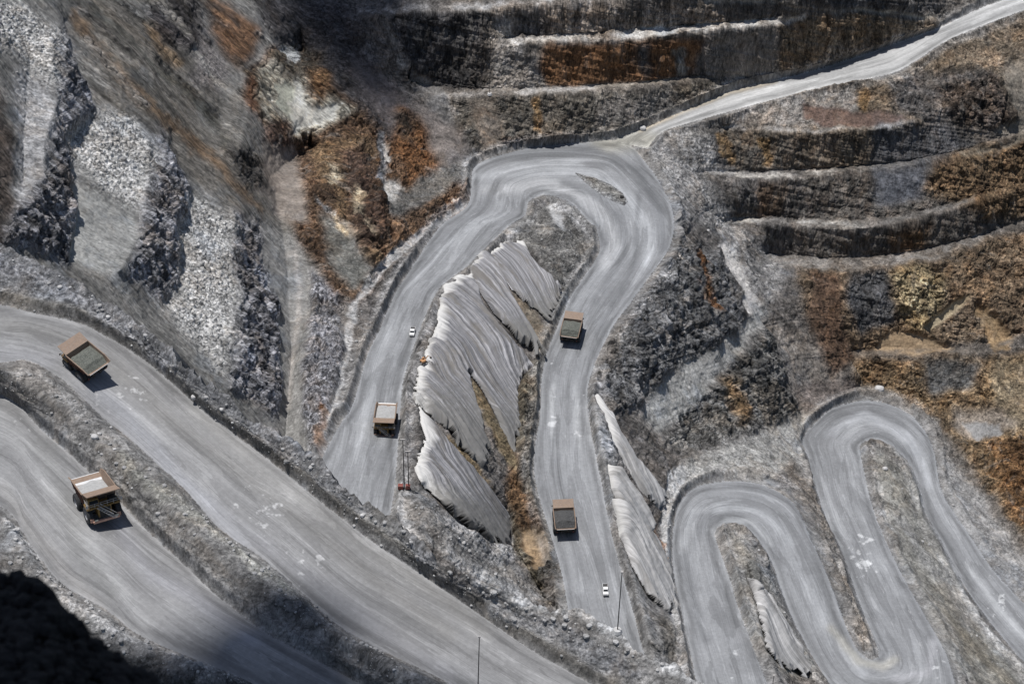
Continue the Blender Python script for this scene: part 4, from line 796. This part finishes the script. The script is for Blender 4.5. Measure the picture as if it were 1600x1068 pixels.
def haul_truck(u, v, layer, ahead, label, load, lvl, place, size=1.):
    """u,v: point of the road below the middle of the truck; ahead: road point the truck drives towards"""
    P0 = sample(layer.Q, u, v); P1 = sample(layer.Q, *ahead); d = Vector(P1 - P0); rz = math.atan2(-d.x, d.y)
    tilt = math.atan2(d.z, math.hypot(d.x, d.y))
    T = empty('haul_truck', tuple(P0 + np.array([0, 0, .05])), label, 'truck', GT, rz, 0); T.rotation_mode = 'ZXY'; T.rotation_euler = (tilt, 0, rz); T.scale = (size,) * 3
    global LIFT
    for x in (-3.15, 3.15): wheel(T, x, 3.6)
    for x in (-3.45, 3.45): wheel(T, x, -2.4, dual=True)
    LIFT = .55
    c = MB()
    for x in (-1.1, 1.1): c.box((x - .3, -5, 1.7), (x + .3, 5.2, 2.7))
    c.tube((-3.4, -2.4, 1.72), (3.4, -2.4, 1.72), .65); c.tube((-3, 3.6, 1.72), (3, 3.6, 1.72), .4)
    for y in (-4.6, -.6, 2): c.box((-1.1, y, 1.9), (1.1, y + .5, 2.5))
    c.tube((-1.9, 1.2, 2.0), (-1.9, -.6, 4.2), .22); c.tube((1.9, 1.2, 2.0), (1.9, -.6, 4.2), .22)
    c.tube((-2.6, -.2, 2.3), (-2.6, 1.9, 2.3), .6); c.build('chassis', M['dark'], T)
    # dump body: floor, two walls, head plate, canopy
    zt, wt, wb = 6.15, 3.75, 3.2
    b = MB()
    b.slab([(-wb, -6.6, 4.55), (wb, -6.6, 4.55), (wb, -4.4, 3.75), (-wb, -4.4, 3.75)], .16); b.slab([(-wb, -4.4, 3.75), (wb, -4.4, 3.75), (wb, 1.9, 3.0), (-wb, 1.9, 3.0)], .16)
    b.slab([(-wb, 1.9, 3.0), (wb, 1.9, 3.0), (wt, 2.7, zt), (-wt, 2.7, zt)], .16)
    for s_ in (-1, 1):
        w_ = [(s_ * wb, -6.6, 4.55), (s_ * wb, -4.4, 3.75), (s_ * wb, 1.9, 3.0), (s_ * wt, 2.7, zt), (s_ * wt, -4.6, zt - .25), (s_ * (wt - .1), -6.8, 5.25)]
        b.slab(w_ if s_ < 0 else w_, .14 * (1 if s_ < 0 else -1))
        b.box((s_ * wt - .16, -6.7, zt - .42), (s_ * wt + .16, 2.7, zt - .12)) if 0 else b.tube((s_ * wt, -4.6, zt - .25), (s_ * wt, 2.7, zt), .17, n=6); b.tube((s_ * wt, -4.6, zt - .25), (s_ * (wt - .1), -6.8, 5.25), .15, n=6)
    bd = b.build('dump_body', M['bed'], T)
    for s_ in (-1, 1):
        for y in (-4.3, -3.1, -1.9, -.7, .5, 1.7):
            zb = 3.75 - (y + 4.4) * .119; x0 = wb + .02
            r = MB().poly([(s_ * (x0), y, zb), (s_ * (x0 + .32), y, zb), (s_ * (x0 + .32), y + .3, zb), (s_ * x0, y + .3, zb), (s_ * wt, y, zt - .2), (s_ * (wt + .2), y, zt - .2), (s_ * (wt + .2), y + .3, zt - .2), (s_ * wt, y + .3, zt - .2)],
                   [(3,2,1,0),(4,5,6,7),(0,1,5,4),(1,2,6,5),(2,3,7,6),(3,0,4,7)]); r.build('body_rib', M['side'], bd)
    cn_ = MB().slab([(-wt, 2.6, zt + .02), (wt, 2.6, zt + .02), (wt, 6.0, zt + 1.0), (-wt, 6.0, zt + 1.0)], .18)
    for x in (-2.4, -.8, .8, 2.4): cn_.slab([(x - .1, 2.8, zt - .25), (x + .1, 2.8, zt - .25), (x + .1, 5.8, zt + .7), (x - .1, 5.8, zt + .7)], .25)
    cn_.build('canopy', M['bed'], T)
    lp = MB().slab([(-wb + .1, -6.75, 4.7), (wb - .1, -6.75, 4.7), (wb - .1, -4.6, 3.98), (-wb + .1, -4.6, 3.98)], .03); lp.build('tail_plate', M['pale'], bd)
    # front end: deck, engine hood with radiator, cab, bumper, stair, rails, lamps
    MB().box((-3.6, 2.9, 3.75), (3.6, 5.6, 3.95)).box((-3.7, 2.7, 3.3), (-2.5, 5.0, 3.75)).box((2.5, 2.7, 3.3), (3.7, 5.0, 3.75)).build('deck', M['paint'], T)
    MB().box((-1.5, 2.6, 1.9), (1.5, 5.7, 3.75)).build('engine_hood', M['paint'], T, bevel=.08)
    g_ = MB().box((-1.2, 5.72, 2.0), (1.2, 5.8, 3.6))
    for i in range(7): g_.box((-1.15, 5.8, 2.1 + i * .21), (1.15, 5.88, 2.18 + i * .21))
    g_.build('radiator_grille', M['dark'], T)
    cb = MB().poly([(1.0,3.4,3.95),(3.3,3.4,3.95),(3.3,5.3,3.95),(1.0,5.3,3.95),(1.0,3.4,5.75),(3.3,3.4,5.75),(3.3,5.0,5.75),(1.0,5.0,5.75)], [(3,2,1,0),(4,5,6,7),(0,1,5,4),(1,2,6,5),(2,3,7,6),(3,0,4,7)]).build('cab', M['paint'], T, bevel=.05)
    MB().slab([(1.2,5.24,4.6),(3.1,5.24,4.6),(3.1,5.07,5.55),(1.2,5.07,5.55)], -.05).build('windscreen', M['glass'], cb); MB().box((3.31,3.7,4.6),(3.34,4.8,5.5)).build('side_window', M['glass'], cb)
    MB().box((-3.0, 3.4, 3.95), (-1.4, 5.0, 4.9)).build('control_cabinet', M['dark'], T, bevel=.05)
    MB().box((-2.9, 5.7, .95), (2.9, 6.25, 1.45)).box((-3.4, 5.2, 1.0), (-2.6, 5.7, 1.9)).box((2.6, 5.2, 1.0), (3.4, 5.7, 1.9)).build('bumper', M['bump'], T, bevel=.05)
    st_ = MB()
    for o_ in (0, .75): st_.tube((-2.3 + o_, 6.45, 1.4), (1.0 + o_, 5.9, 3.95), .09, n=6); st_.tube((-2.3 + o_, 6.45, 2.3), (1.0 + o_, 5.9, 4.85), .05, n=6)
    for i in range(9): f = i / 8; x = -2.3 + 3.3 * f; st_.box((x, 6.4 - .55 * f, 1.4 + 2.55 * f), (x + .75, 6.6 - .55 * f, 1.46 + 2.55 * f))
    st_.build('stairway', M['rail'], T)
    hr = MB()
    for zz in (4.45, 4.95): hr.tube((-3.55, 5.55, zz), (3.55, 5.55, zz), .05, n=6); hr.tube((-3.55, 3, zz), (-3.55, 5.55, zz), .05, n=6); hr.tube((3.55, 3, zz), (3.55, 5.55, zz), .05, n=6)
    for x in (-3.55, -2.1, -.7, .7, 2.1, 3.55): hr.tube((x, 5.55, 3.95), (x, 5.55, 4.95), .05, n=6)
    hr.build('handrail', M['rail'], T)
    for x in (-2.3, 2.3): MB().box((x - .38, 6.25, 1.6), (x + .38, 6.32, 1.9)).build('headlight', M['lamp'], T)
    for x in (-3.85, 3.85): MB().box((x - .2, 5.5, 4.2), (x + .2, 5.6, 5.0)).build('mirror', M['rail'], T)
    for x in (-2.9, 2.9): MB().tube((x, -5.05, 2.3), (x, -5.2, 2.3), .18).build('tail_light', M['red'], T)
    LIFT = 0.
    # load
    nx, ny = 36, 60; X, Y = np.meshgrid(np.linspace(-1, 1, nx), np.linspace(-5.9 if lvl > .3 else -6.2, 1.95, ny))
    Yn = (Y + 1.9) / 4.0; hgt = 3.25 + (zt - 3.25) * lvl + .9 * lvl * (1 - X ** 2) * np.clip(1 - Yn ** 2, 0, 1)
    floor = np.where(Y < -4.4, 3.95 + (-4.4 - Y) * .36, 3.95 - (Y + 4.4) * .119) - .12
    hgt = floor + np.maximum((hgt - floor) * np.clip((Y + 6.0) / 2.0, 0, 1) ** .7 * np.clip((2.15 - Y) / .5, .75, 1), .1 * lvl)
    wid = wb - .02 + (wt - wb) * np.clip((hgt - floor) / (zt - floor), 0, 1) - .12
    pp = np.stack([X * wid, Y, hgt], -1); pn = pp + P0
    bmp = (fbm(pn * 1., 1.2, 3) - .5) * .8 * (1 - X ** 8) * lvl; pp[..., 2] += bmp
    RM = Matrix.Rotation(rz, 3, 'Z') @ Matrix.Rotation(tilt, 3, 'X')
    low = pp.copy(); low[..., 2] = floor + .06
    allp = pp.reshape(-1, 3) + np.array([0, 0, .55])
    Fl = gridfaces(ny, nx)
    names = dict(loadg='grey-green broken rock heaped in the bed of the truck ', loadd='dark gravel heaped in the bed of the truck ', loadw='pale fines in the bed of the truck ')
    o = make('rock_load', allp, Fl[:, ::-1], M[load], False, label=names[load] + place, cat='load', group='rock loads carried by the trucks')
    o.rotation_mode = 'ZXY'; o.location = T.location; o.rotation_euler = T.rotation_euler; o.scale = T.scale
    return T
haul_truck(136, 578, A, (83, 530), 'orange-brown haul truck driving away in the upper foreground lane with dark load', 'loadg', .70, 'driving away in the foreground')
haul_truck(153, 797, A, (186, 856), 'haul truck facing the camera on the lower foreground road with pale empty bed', 'loadw', .25, 'facing the camera in the foreground', 1.15)
haul_truck(603, 667, B, (596, 700), 'haul truck coming down the left middle road with whitish bed', 'loadw', .5, 'on the left middle road')
haul_truck(893, 525, B, (902, 490), 'haul truck just below the hairpin on the right middle road with grey-green load', 'loadg', .9, 'just below the hairpin')
haul_truck(881, 822, B, (876, 780), 'haul truck low on the right middle road with dark load', 'loadd', .9, 'low on the right middle road')

def pickup(u, v, layer, ahead, label):
    P0 = sample(layer.Q, u, v); P1 = sample(layer.Q, *ahead); d = Vector(P1 - P0); rz = math.atan2(-d.x, d.y)
    T = empty('pickup_truck', tuple(P0 + np.array([0, 0, .03])), label, 'pickup truck', 'white pickups on the pit roads', rz)
    MB().box((-.95, -2.7, .5), (.95, 2.6, 1.1)).box((-.92, 1.2, 1.1), (.92, 2.55, 1.28)).box((-.95, -2.7, 1.1), (-.85, -.7, 1.4)).box((.85, -2.7, 1.1), (.95, -.7, 1.4)).box((-.95, -2.75, 1.1), (.95, -2.65, 1.4)).build('body', M['white'], T, bevel=.06)
    MB().box((-.84, -2.6, 1.11), (.84, -.75, 1.16)).build('cargo_bed', M['dark'], T)
    c = MB().poly([(-.9,-.7,1.1),(.9,-.7,1.1),(.9,1.35,1.1),(-.9,1.35,1.1),(-.78,-.55,1.9),(.78,-.55,1.9),(.78,.75,1.9),(-.78,.75,1.9)], [(3,2,1,0),(4,5,6,7),(0,1,5,4),(1,2,6,5),(2,3,7,6),(3,0,4,7)]).build('cab', M['white'], T, bevel=.05)
    MB().slab([(-.8,1.31,1.2),(.8,1.31,1.2),(.7,.82,1.84),(-.7,.82,1.84)], -.04).build('windscreen', M['glass'], c); MB().slab([(-.8,-.7,1.2),(.8,-.7,1.2),(.7,-.59,1.8),(-.7,-.59,1.8)], -.05).build('rear_window', M['glass'], c)
    for x in (-.85, .85):
        for y in (-1.7, 1.6):
            wh = MB().lathe_x([(-.13,.01),(-.13,.2),(-.13,.38),(-.08,.42),(.08,.42),(.13,.38),(.13,.2),(.13,.01)], x, y, .42, 18).build('wheel', M['tyre'], T)
    for x in (-.7, .7): MB().box((x - .18, 2.6, .8), (x + .18, 2.66, 1.0)).build('headlight', M['lamp'], T)
    MB().tube((-.7, -.5, 1.9), (-.7, -.5, 3.6), .03, n=5).build('flag_pole', M['red'], T)
pickup(644.5, 521, B, (640, 545), 'white pickup truck alone on the left middle road')
pickup(946, 924, B, (948, 950), 'white pickup truck at the foot of the right middle road')

# small orange excavator parked on the white lip
P0 = sample(B.Q, 663, 573); E = empty('excavator', tuple(P0 + np.array([0, 0, 2.6])), 'small orange excavator on the bright edge of the largest sheet', 'excavator', rz=-.9); E.scale = (.75,) * 3
for x in (-1, 1): MB().box((x - .3, -1.6, 0), (x + .3, 1.6, .75)).build('track', M['dark'], E, bevel=.15)
MB().box((-1.15, -1.5, .8), (1.15, 1.0, 1.7)).tube((0, 0, .5), (0, 0, .85), .7).build('upper_body', M['orange'], E, bevel=.12)
cb = MB().box((-1.1, -.3, 1.7), (-.2, .95, 2.6)).build('cab', M['orange'], E, bevel=.08); MB().box((-1.0, .96, 1.9), (-.3, .99, 2.5)).build('window', M['glass'], cb)
MB().tube((.2, .9, 1.5), (.2, 2.6, 3.2), .22).tube((.2, 2.6, 3.2), (.2, 4.3, 1.6), .17).build('boom', M['orange'], E); MB().box((-.3, 4.0, .8), (.7, 4.7, 1.6)).build('bucket', M['dark'], E, bevel=.1)
# light tower with two masts and red trailer
P0 = sample(B.Q, 633, 768); E = empty('light_tower', tuple(P0), 'twin-masted light tower on a red base beside the left middle road', 'light tower')
MB().box((-2.2, -.8, .4), (-.5, .8, 1.9)).box((.3, -.7, .4), (1.9, .7, 1.8)).build('power_unit', M['red'], E, bevel=.08)
MB().box((-2.3, -.15, .3), (2.2, .15, .42)).tube((-1.4, -.8, .35), (-1.4, .8, .35), .35).tube((1.2, -.8, .35), (1.2, .8, .35), .35).build('trailer', M['dark'], E)
for x, hh in ((-.1, 21), (1.4, 16)):
    m_ = MB().tube((x, 0, .3), (x + .15, 0, hh), .2, .13, 8).build('mast', M['pole'], E); MB().box((x - .7, -.2, hh), (x + .9, .2, hh + .35)).build('lamp_head', M['rail'], m_)
def pole(P, hh, lean, label, r=.14, foot=True, lamp=True):
    E = empty('light_pole' if lamp else 'pole', tuple(P), label, 'pole', 'tall thin poles at the roadsides')
    MB().tube((0, 0, -.8), (lean, 0, hh), r, r * .65, 8).build('pole_shaft', M['pole'], E)
    if foot: MB().tube((0, 0, -.4), (0, 0, .45), 1.25, .95, 12).build('concrete_foot', M['rock'], E)
    if lamp: MB().box((lean - .28, -.3, hh), (lean + .28, .3, hh + .25)).build('lamp_head', M['rail'], E)
def on_shelf(u, v): return sample(A.Q, u, v)
pole(on_shelf(963, 990), 18.5, .5, 'thin dark pole rising from the rubble crest near the bottom pickup')
pole(on_shelf(746, 1098), 21, .65, 'thin dark pole standing against the foreground road at the bottom edge')
pole(sample(B.Q, 1205, 1085), 9.0, .2, 'short dark post tip at the bottom edge beside the serpentine road')
pole(sample(B.Q, 765, 150), 28, .6, 'tall faint pole standing on the upper bench before the dark wall', .16)
# ------------------------------------------------------------------ boulders and near heap
def rockmesh(name, r, seed, m, detail=3):
    import bmesh
    bm = bmesh.new(); bmesh.ops.create_icosphere(bm, subdivisions=detail, radius=1.)
    P = np.array([v.co[:] for v in bm.verts]); s = np.array([1, .8, .65]); q = P * 1.1 + seed * 7.7
    d = .75 + .55 * fbm(q, .9, 3, .5); P = P * d[:, None] * s; P = np.sign(P) * np.abs(P) ** .85 * r
    for v, p in zip(bm.verts, P): v.co = p
    me = bpy.data.meshes.new(name); bm.to_mesh(me); bm.free(); me.materials.append(m); return me
for i, (Ly, u, v, r, lb) in enumerate(((A, 148, 686, .95, 'white boulder alone on the median between the foreground roads'), (A, 306, 622, .9, 'pale boulder on the bank right of the upper foreground truck'),
    (B, 1373, 612, 2.2, 'bright white block on the bank above the last serpentine bend'), (A, 95, 452, .7, 'grey boulder on the berm at the far left'), (A, 352, 640, .6, 'small pale boulder on the crest bank'),
    (B, 1380, 738, 1.2, 'slim white block inside the last serpentine bend'), (B, 972, 310, 1.2, 'dark boulder on the traffic island of the hairpin'), (B, 1004, 202, 1.6, 'white block beside the start of the climbing road'))):
    P = sample(Ly.Q, u, v); o = bpy.data.objects.new('boulder', rockmesh('boulder', r, i + 1, M['rock'] if 'dark' not in lb else M['drock'])); sc.collection.objects.link(o)
    o.location = tuple(P + np.array([0, 0, r * .3])); o.rotation_euler = (0, 0, i * 1.3); tagit(o, lb, 'boulder', 'boulders beside the roads')
# traffic island in the hairpin
def island():
    poly = [(900,271),(917,276),(930,279),(955,290),(972,302),(980,315),(975,320),(950,310),(925,293)]
    us = np.arange(870, 992, 1.); vs = np.arange(258, 330, 1.); X, Y = np.meshgrid(us, vs); P = sample(B.Q, X, Y).copy(); Pl = np.array(poly, float)
    ins = np.zeros(X.shape, bool); D = np.full(X.shape, 1e9)
    for (xa, ya), (xb, yb) in zip(Pl, np.roll(Pl, -1, 0)):
        dx, dy = xb - xa, yb - ya; t = np.clip(((X - xa) * dx + (Y - ya) * dy) / (dx * dx + dy * dy), 0, 1); D = np.minimum(D, np.hypot(X - xa - t * dx, Y - ya - t * dy))
        ins ^= ((ya > Y) != (yb > Y)) & (X < (xb - xa) * (Y - ya) / (yb - ya + 1e-9) + xa)
    s = np.where(ins, D, -D); up = np.clip(s / 5 + .3, 0, 1) * (.5 + 1.6 * (fbm(P, 2.5, 3) - .3)); P[..., 2] += up + .02
    F = gridfaces(*X.shape); sel = (s.reshape(-1)[F] > -1.5).all(1); nv = X.size
    sub('rubble_island', F, sel, P.reshape(-1, 3), dict(Col=(np.array([.27,.272,.275]) + (np.array([.18,.175,.165]) - np.array([.27,.272,.275])) * np.clip(s / 5 + .1, 0, 1).reshape(-1, 1)), sv=P.reshape(-1, 3), rk=np.full(nv, .5), rub=np.full(nv, .6), ru=np.zeros(nv)), MT, False, kind='structure', label='low rubble island in the middle of the hairpin')
island()
def near_heap():
    def pt(u, v, d):
        a = (u - 800) / FPX; b = (534 - v) / FPX; return np.array([a * d, d * (CP + SP * b), ZC + d * (-SP + CP * b)])
    out = np.array([(-140,860),(-60,880),(17,893),(38,886),(58,888),(83,907),(92,926),(110,945),(138,972),(148,993),(193,1012),(207,1031),(241,1058),(262,1090),(330,1160)], float)
    V = []; Fc = []; import bmesh
    base = [rockmesh('tmp', 1., 20 + k, M['drock'], 1) for k in range(6)]
    bv = [np.array([v.co[:] for v in m.vertices]) for m in base]; bf = [np.array([p.vertices[:] for p in m.polygons]) for m in base]
    k = 0; r2 = random.Random(3)
    for i in range(2200):
        u = r2.uniform(-130, 320); vtop = np.interp(u, out[:, 0], out[:, 1])
        v = vtop + 9 + (r2.random() ** .8) * (1200 - vtop); d = 15.5 - (v - vtop) * .011
        r = r2.choice([.02, .028, .035, .045, .06, .085]); a = bv[i % 6] @ np.array(Matrix.Rotation(r2.uniform(0, 6), 3, Vector((r2.random(), r2.random(), r2.random())).normalized())).T
        V.append(a * r + pt(u, v, d)); Fc.append(bf[i % 6] + k); k += len(a)
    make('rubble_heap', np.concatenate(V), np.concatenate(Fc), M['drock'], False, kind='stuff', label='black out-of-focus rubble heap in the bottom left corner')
    us = np.linspace(-170, 330, 60); rows = []
    for s in np.linspace(0, 1, 14): rows.append([pt(u, np.interp(u, out[:, 0], out[:, 1]) + 12 + s * 260, 15.6 - s * 2.8) for u in us])
    back = [[np.array(p) + np.array([0, 1.5 * s, -3.0 * s]) for p in rows[0]] for s in (3, 2, 1)]
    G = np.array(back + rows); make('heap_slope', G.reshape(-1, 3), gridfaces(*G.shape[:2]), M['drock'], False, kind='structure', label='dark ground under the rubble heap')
near_heap()
def stones(Ly, zones, name, label, seed, keep=.36):
    r2 = np.random.default_rng(seed); tm = [rockmesh('tmp', 1., 60 + k, M['rock'], 1) for k in range(5)]
    bv = [np.array([v.co[:] for v in m.vertices]) for m in tm]; bf = [np.array([p.vertices[:] for p in m.polygons]) for m in tm]; V = []; Fc = []; k = 0
    for poly, n, wd, rmin, rmax in zones:
        P = np.array(poly, float); seg = np.hypot(*np.diff(P, axis=0).T); cs = np.concatenate([[0], np.cumsum(seg)])
        for q in range(int(n * keep)):
            t = r2.random() * cs[-1]; u = np.interp(t, cs, P[:, 0]) + r2.normal() * wd; v = np.interp(t, cs, P[:, 1]) + r2.normal() * wd * .8
            if float(sample(Ly.road, u, v)) > .3 or float(sample(Ly.net, u, v)) > .1 or not (-60 < u < 1650): continue
            if Ly is A and v < np.interp(u, cu, cv) + 3: continue
            if Ly is B and v > np.interp(u, cu, cv) - 1: continue
            rr = rmin * .8 + (rmax - rmin) * r2.random() ** 9; p = sample(Ly.Q, u, v); i = r2.integers(5)
            a = bv[i] @ np.array(Matrix.Rotation(r2.random() * 6, 3, 'Z')).T; V.append(a * rr + p + np.array([0, 0, rr * .2])); Fc.append(bf[i] + k); k += len(a)
    make(name, np.concatenate(V), np.concatenate(Fc), M['stone'], False, kind='stuff', label=label)
stones(A, [([(20,590),(110,640),(190,725),(290,800),(400,890),(500,970),(620,1050)], 1500, 13, .16, .8), ([(0,395),(120,450),(260,545),(400,665),(520,755),(640,850),(800,945),(960,1010),(1060,1050)], 1800, 12, .16, .9),
  ([(0,465),(140,510),(300,620),(440,720),(600,845),(760,950),(950,1060)], 700, 8, .15, .6), ([(0,825),(90,920),(170,985),(300,1040),(400,1080)], 1000, 14, .16, .9)], 'loose_stones', 'loose pale stones strewn over the near banks', 4)
stones(B, [([(330,320),(330,440),(320,520)], 300, 22, .3, 1.3), ([(170,200),(190,290)], 250, 26, .3, 1.3), ([(40,50),(60,130)], 150, 20, .3, 1.2), ([(560,480),(530,620)], 250, 8, .25, .9), ([(1045,760),(1040,860),(1055,980)], 220, 5, .25, .9),
  ([(650,800),(720,860),(800,910)], 500, 22, .25, 1.0), ([(1100,720),(1180,690),(1240,660)], 200, 14, .25, .9), ([(1390,720),(1430,820),(1500,950),(1580,1050)], 350, 14, .25, .9), ([(1040,250),(1110,340),(1160,440)], 400, 18, .25, 1.1),
  ([(840,650),(850,780),(878,900)], 250, 5, .25, .8), ([(850,350),(890,370),(880,440)], 300, 18, .2, .8), ([(1480,780),(1560,880),(1640,970)], 250, 12, .25, .9), ([(1180,840),(1230,960)], 150, 12, .2, .8)], 'loose_stones', 'loose pale stones strewn over the pit slopes', 5, .28)
# ------------------------------------------------------------------ clouds overhead, out of the picture, that throw the shade
def cloud(pts, z, label, puff=9., seed=1):
    P = np.array(pts, float); c = P.mean(0); r2 = random.Random(seed); V = []; Fc = []; k = 0
    m = rockmesh('tmp', 1., 50, M['cloud'], 2); bv = np.array([v.co[:] for v in m.vertices]); bf = np.array([p.vertices[:] for p in m.polygons])
    x0, y0 = P.min(0); x1, y1 = P.max(0); n = 0
    def ins(x, y):
        r = False
        for (xa, ya), (xb, yb) in zip(P, np.roll(P, -1, 0)):
            if (ya > y) != (yb > y) and x < (xb - xa) * (y - ya) / (yb - ya) + xa: r = not r
        return r
    s = puff * .8; x = x0
    while x < x1:
        y = y0
        while y < y1:
            xx, yy = x + r2.uniform(-.3, .3) * s, y + r2.uniform(-.3, .3) * s
            if ins(xx, yy):
                rr = puff * r2.uniform(.7, 1.5); V.append(bv * np.array([rr, rr * 1.2, rr * .8]) + np.array([xx, yy, z + r2.uniform(-8, 8)])); Fc.append(bf + k); k += len(bv)
            y += s
        x += s
    o = make('cloud', np.concatenate(V), np.concatenate(Fc), M['cloud'], True, kind='stuff', label=label); return o
def shade(poly_uvh, z, z_far=None):
    out = []
    for u, v, h in poly_uvh:
        p = w3(u, v, h if z_far is None else z_far(h)); t = (z - h) / SD.z; out.append((p[0] + SD.x * t, p[1] + SD.y * t))
    return out
cl = [(60,1010,208),(150,998,208),(290,962,205.5),(350,925,205),(400,930,206),(440,985,205),(520,1050,203.5),(620,1100,201),(600,1300,199)]
c1 = shade(cl, 2200, SH)
zc_sh = (2200 - 420) / SD.z; c1 += [(30 + SD.x * zc_sh, -40 + SD.y * zc_sh), (-60 + SD.x * zc_sh, -40 + SD.y * zc_sh), (-90 + SD.x * zc_sh, 120 + SD.y * zc_sh)]
cloud(c1, 2200, 'bank of cloud overhead shading the bottom left corner', 9)
c2 = shade([(385,-10,45),(455,50,40),(505,100,38),(560,130,35),(605,150,28),(625,90,35),(610,20,54),(620,-120,75),(370,-120,60)], 3600)
cloud(c2, 3600, 'bank of cloud overhead shading the head of the ravine', 12, 2)
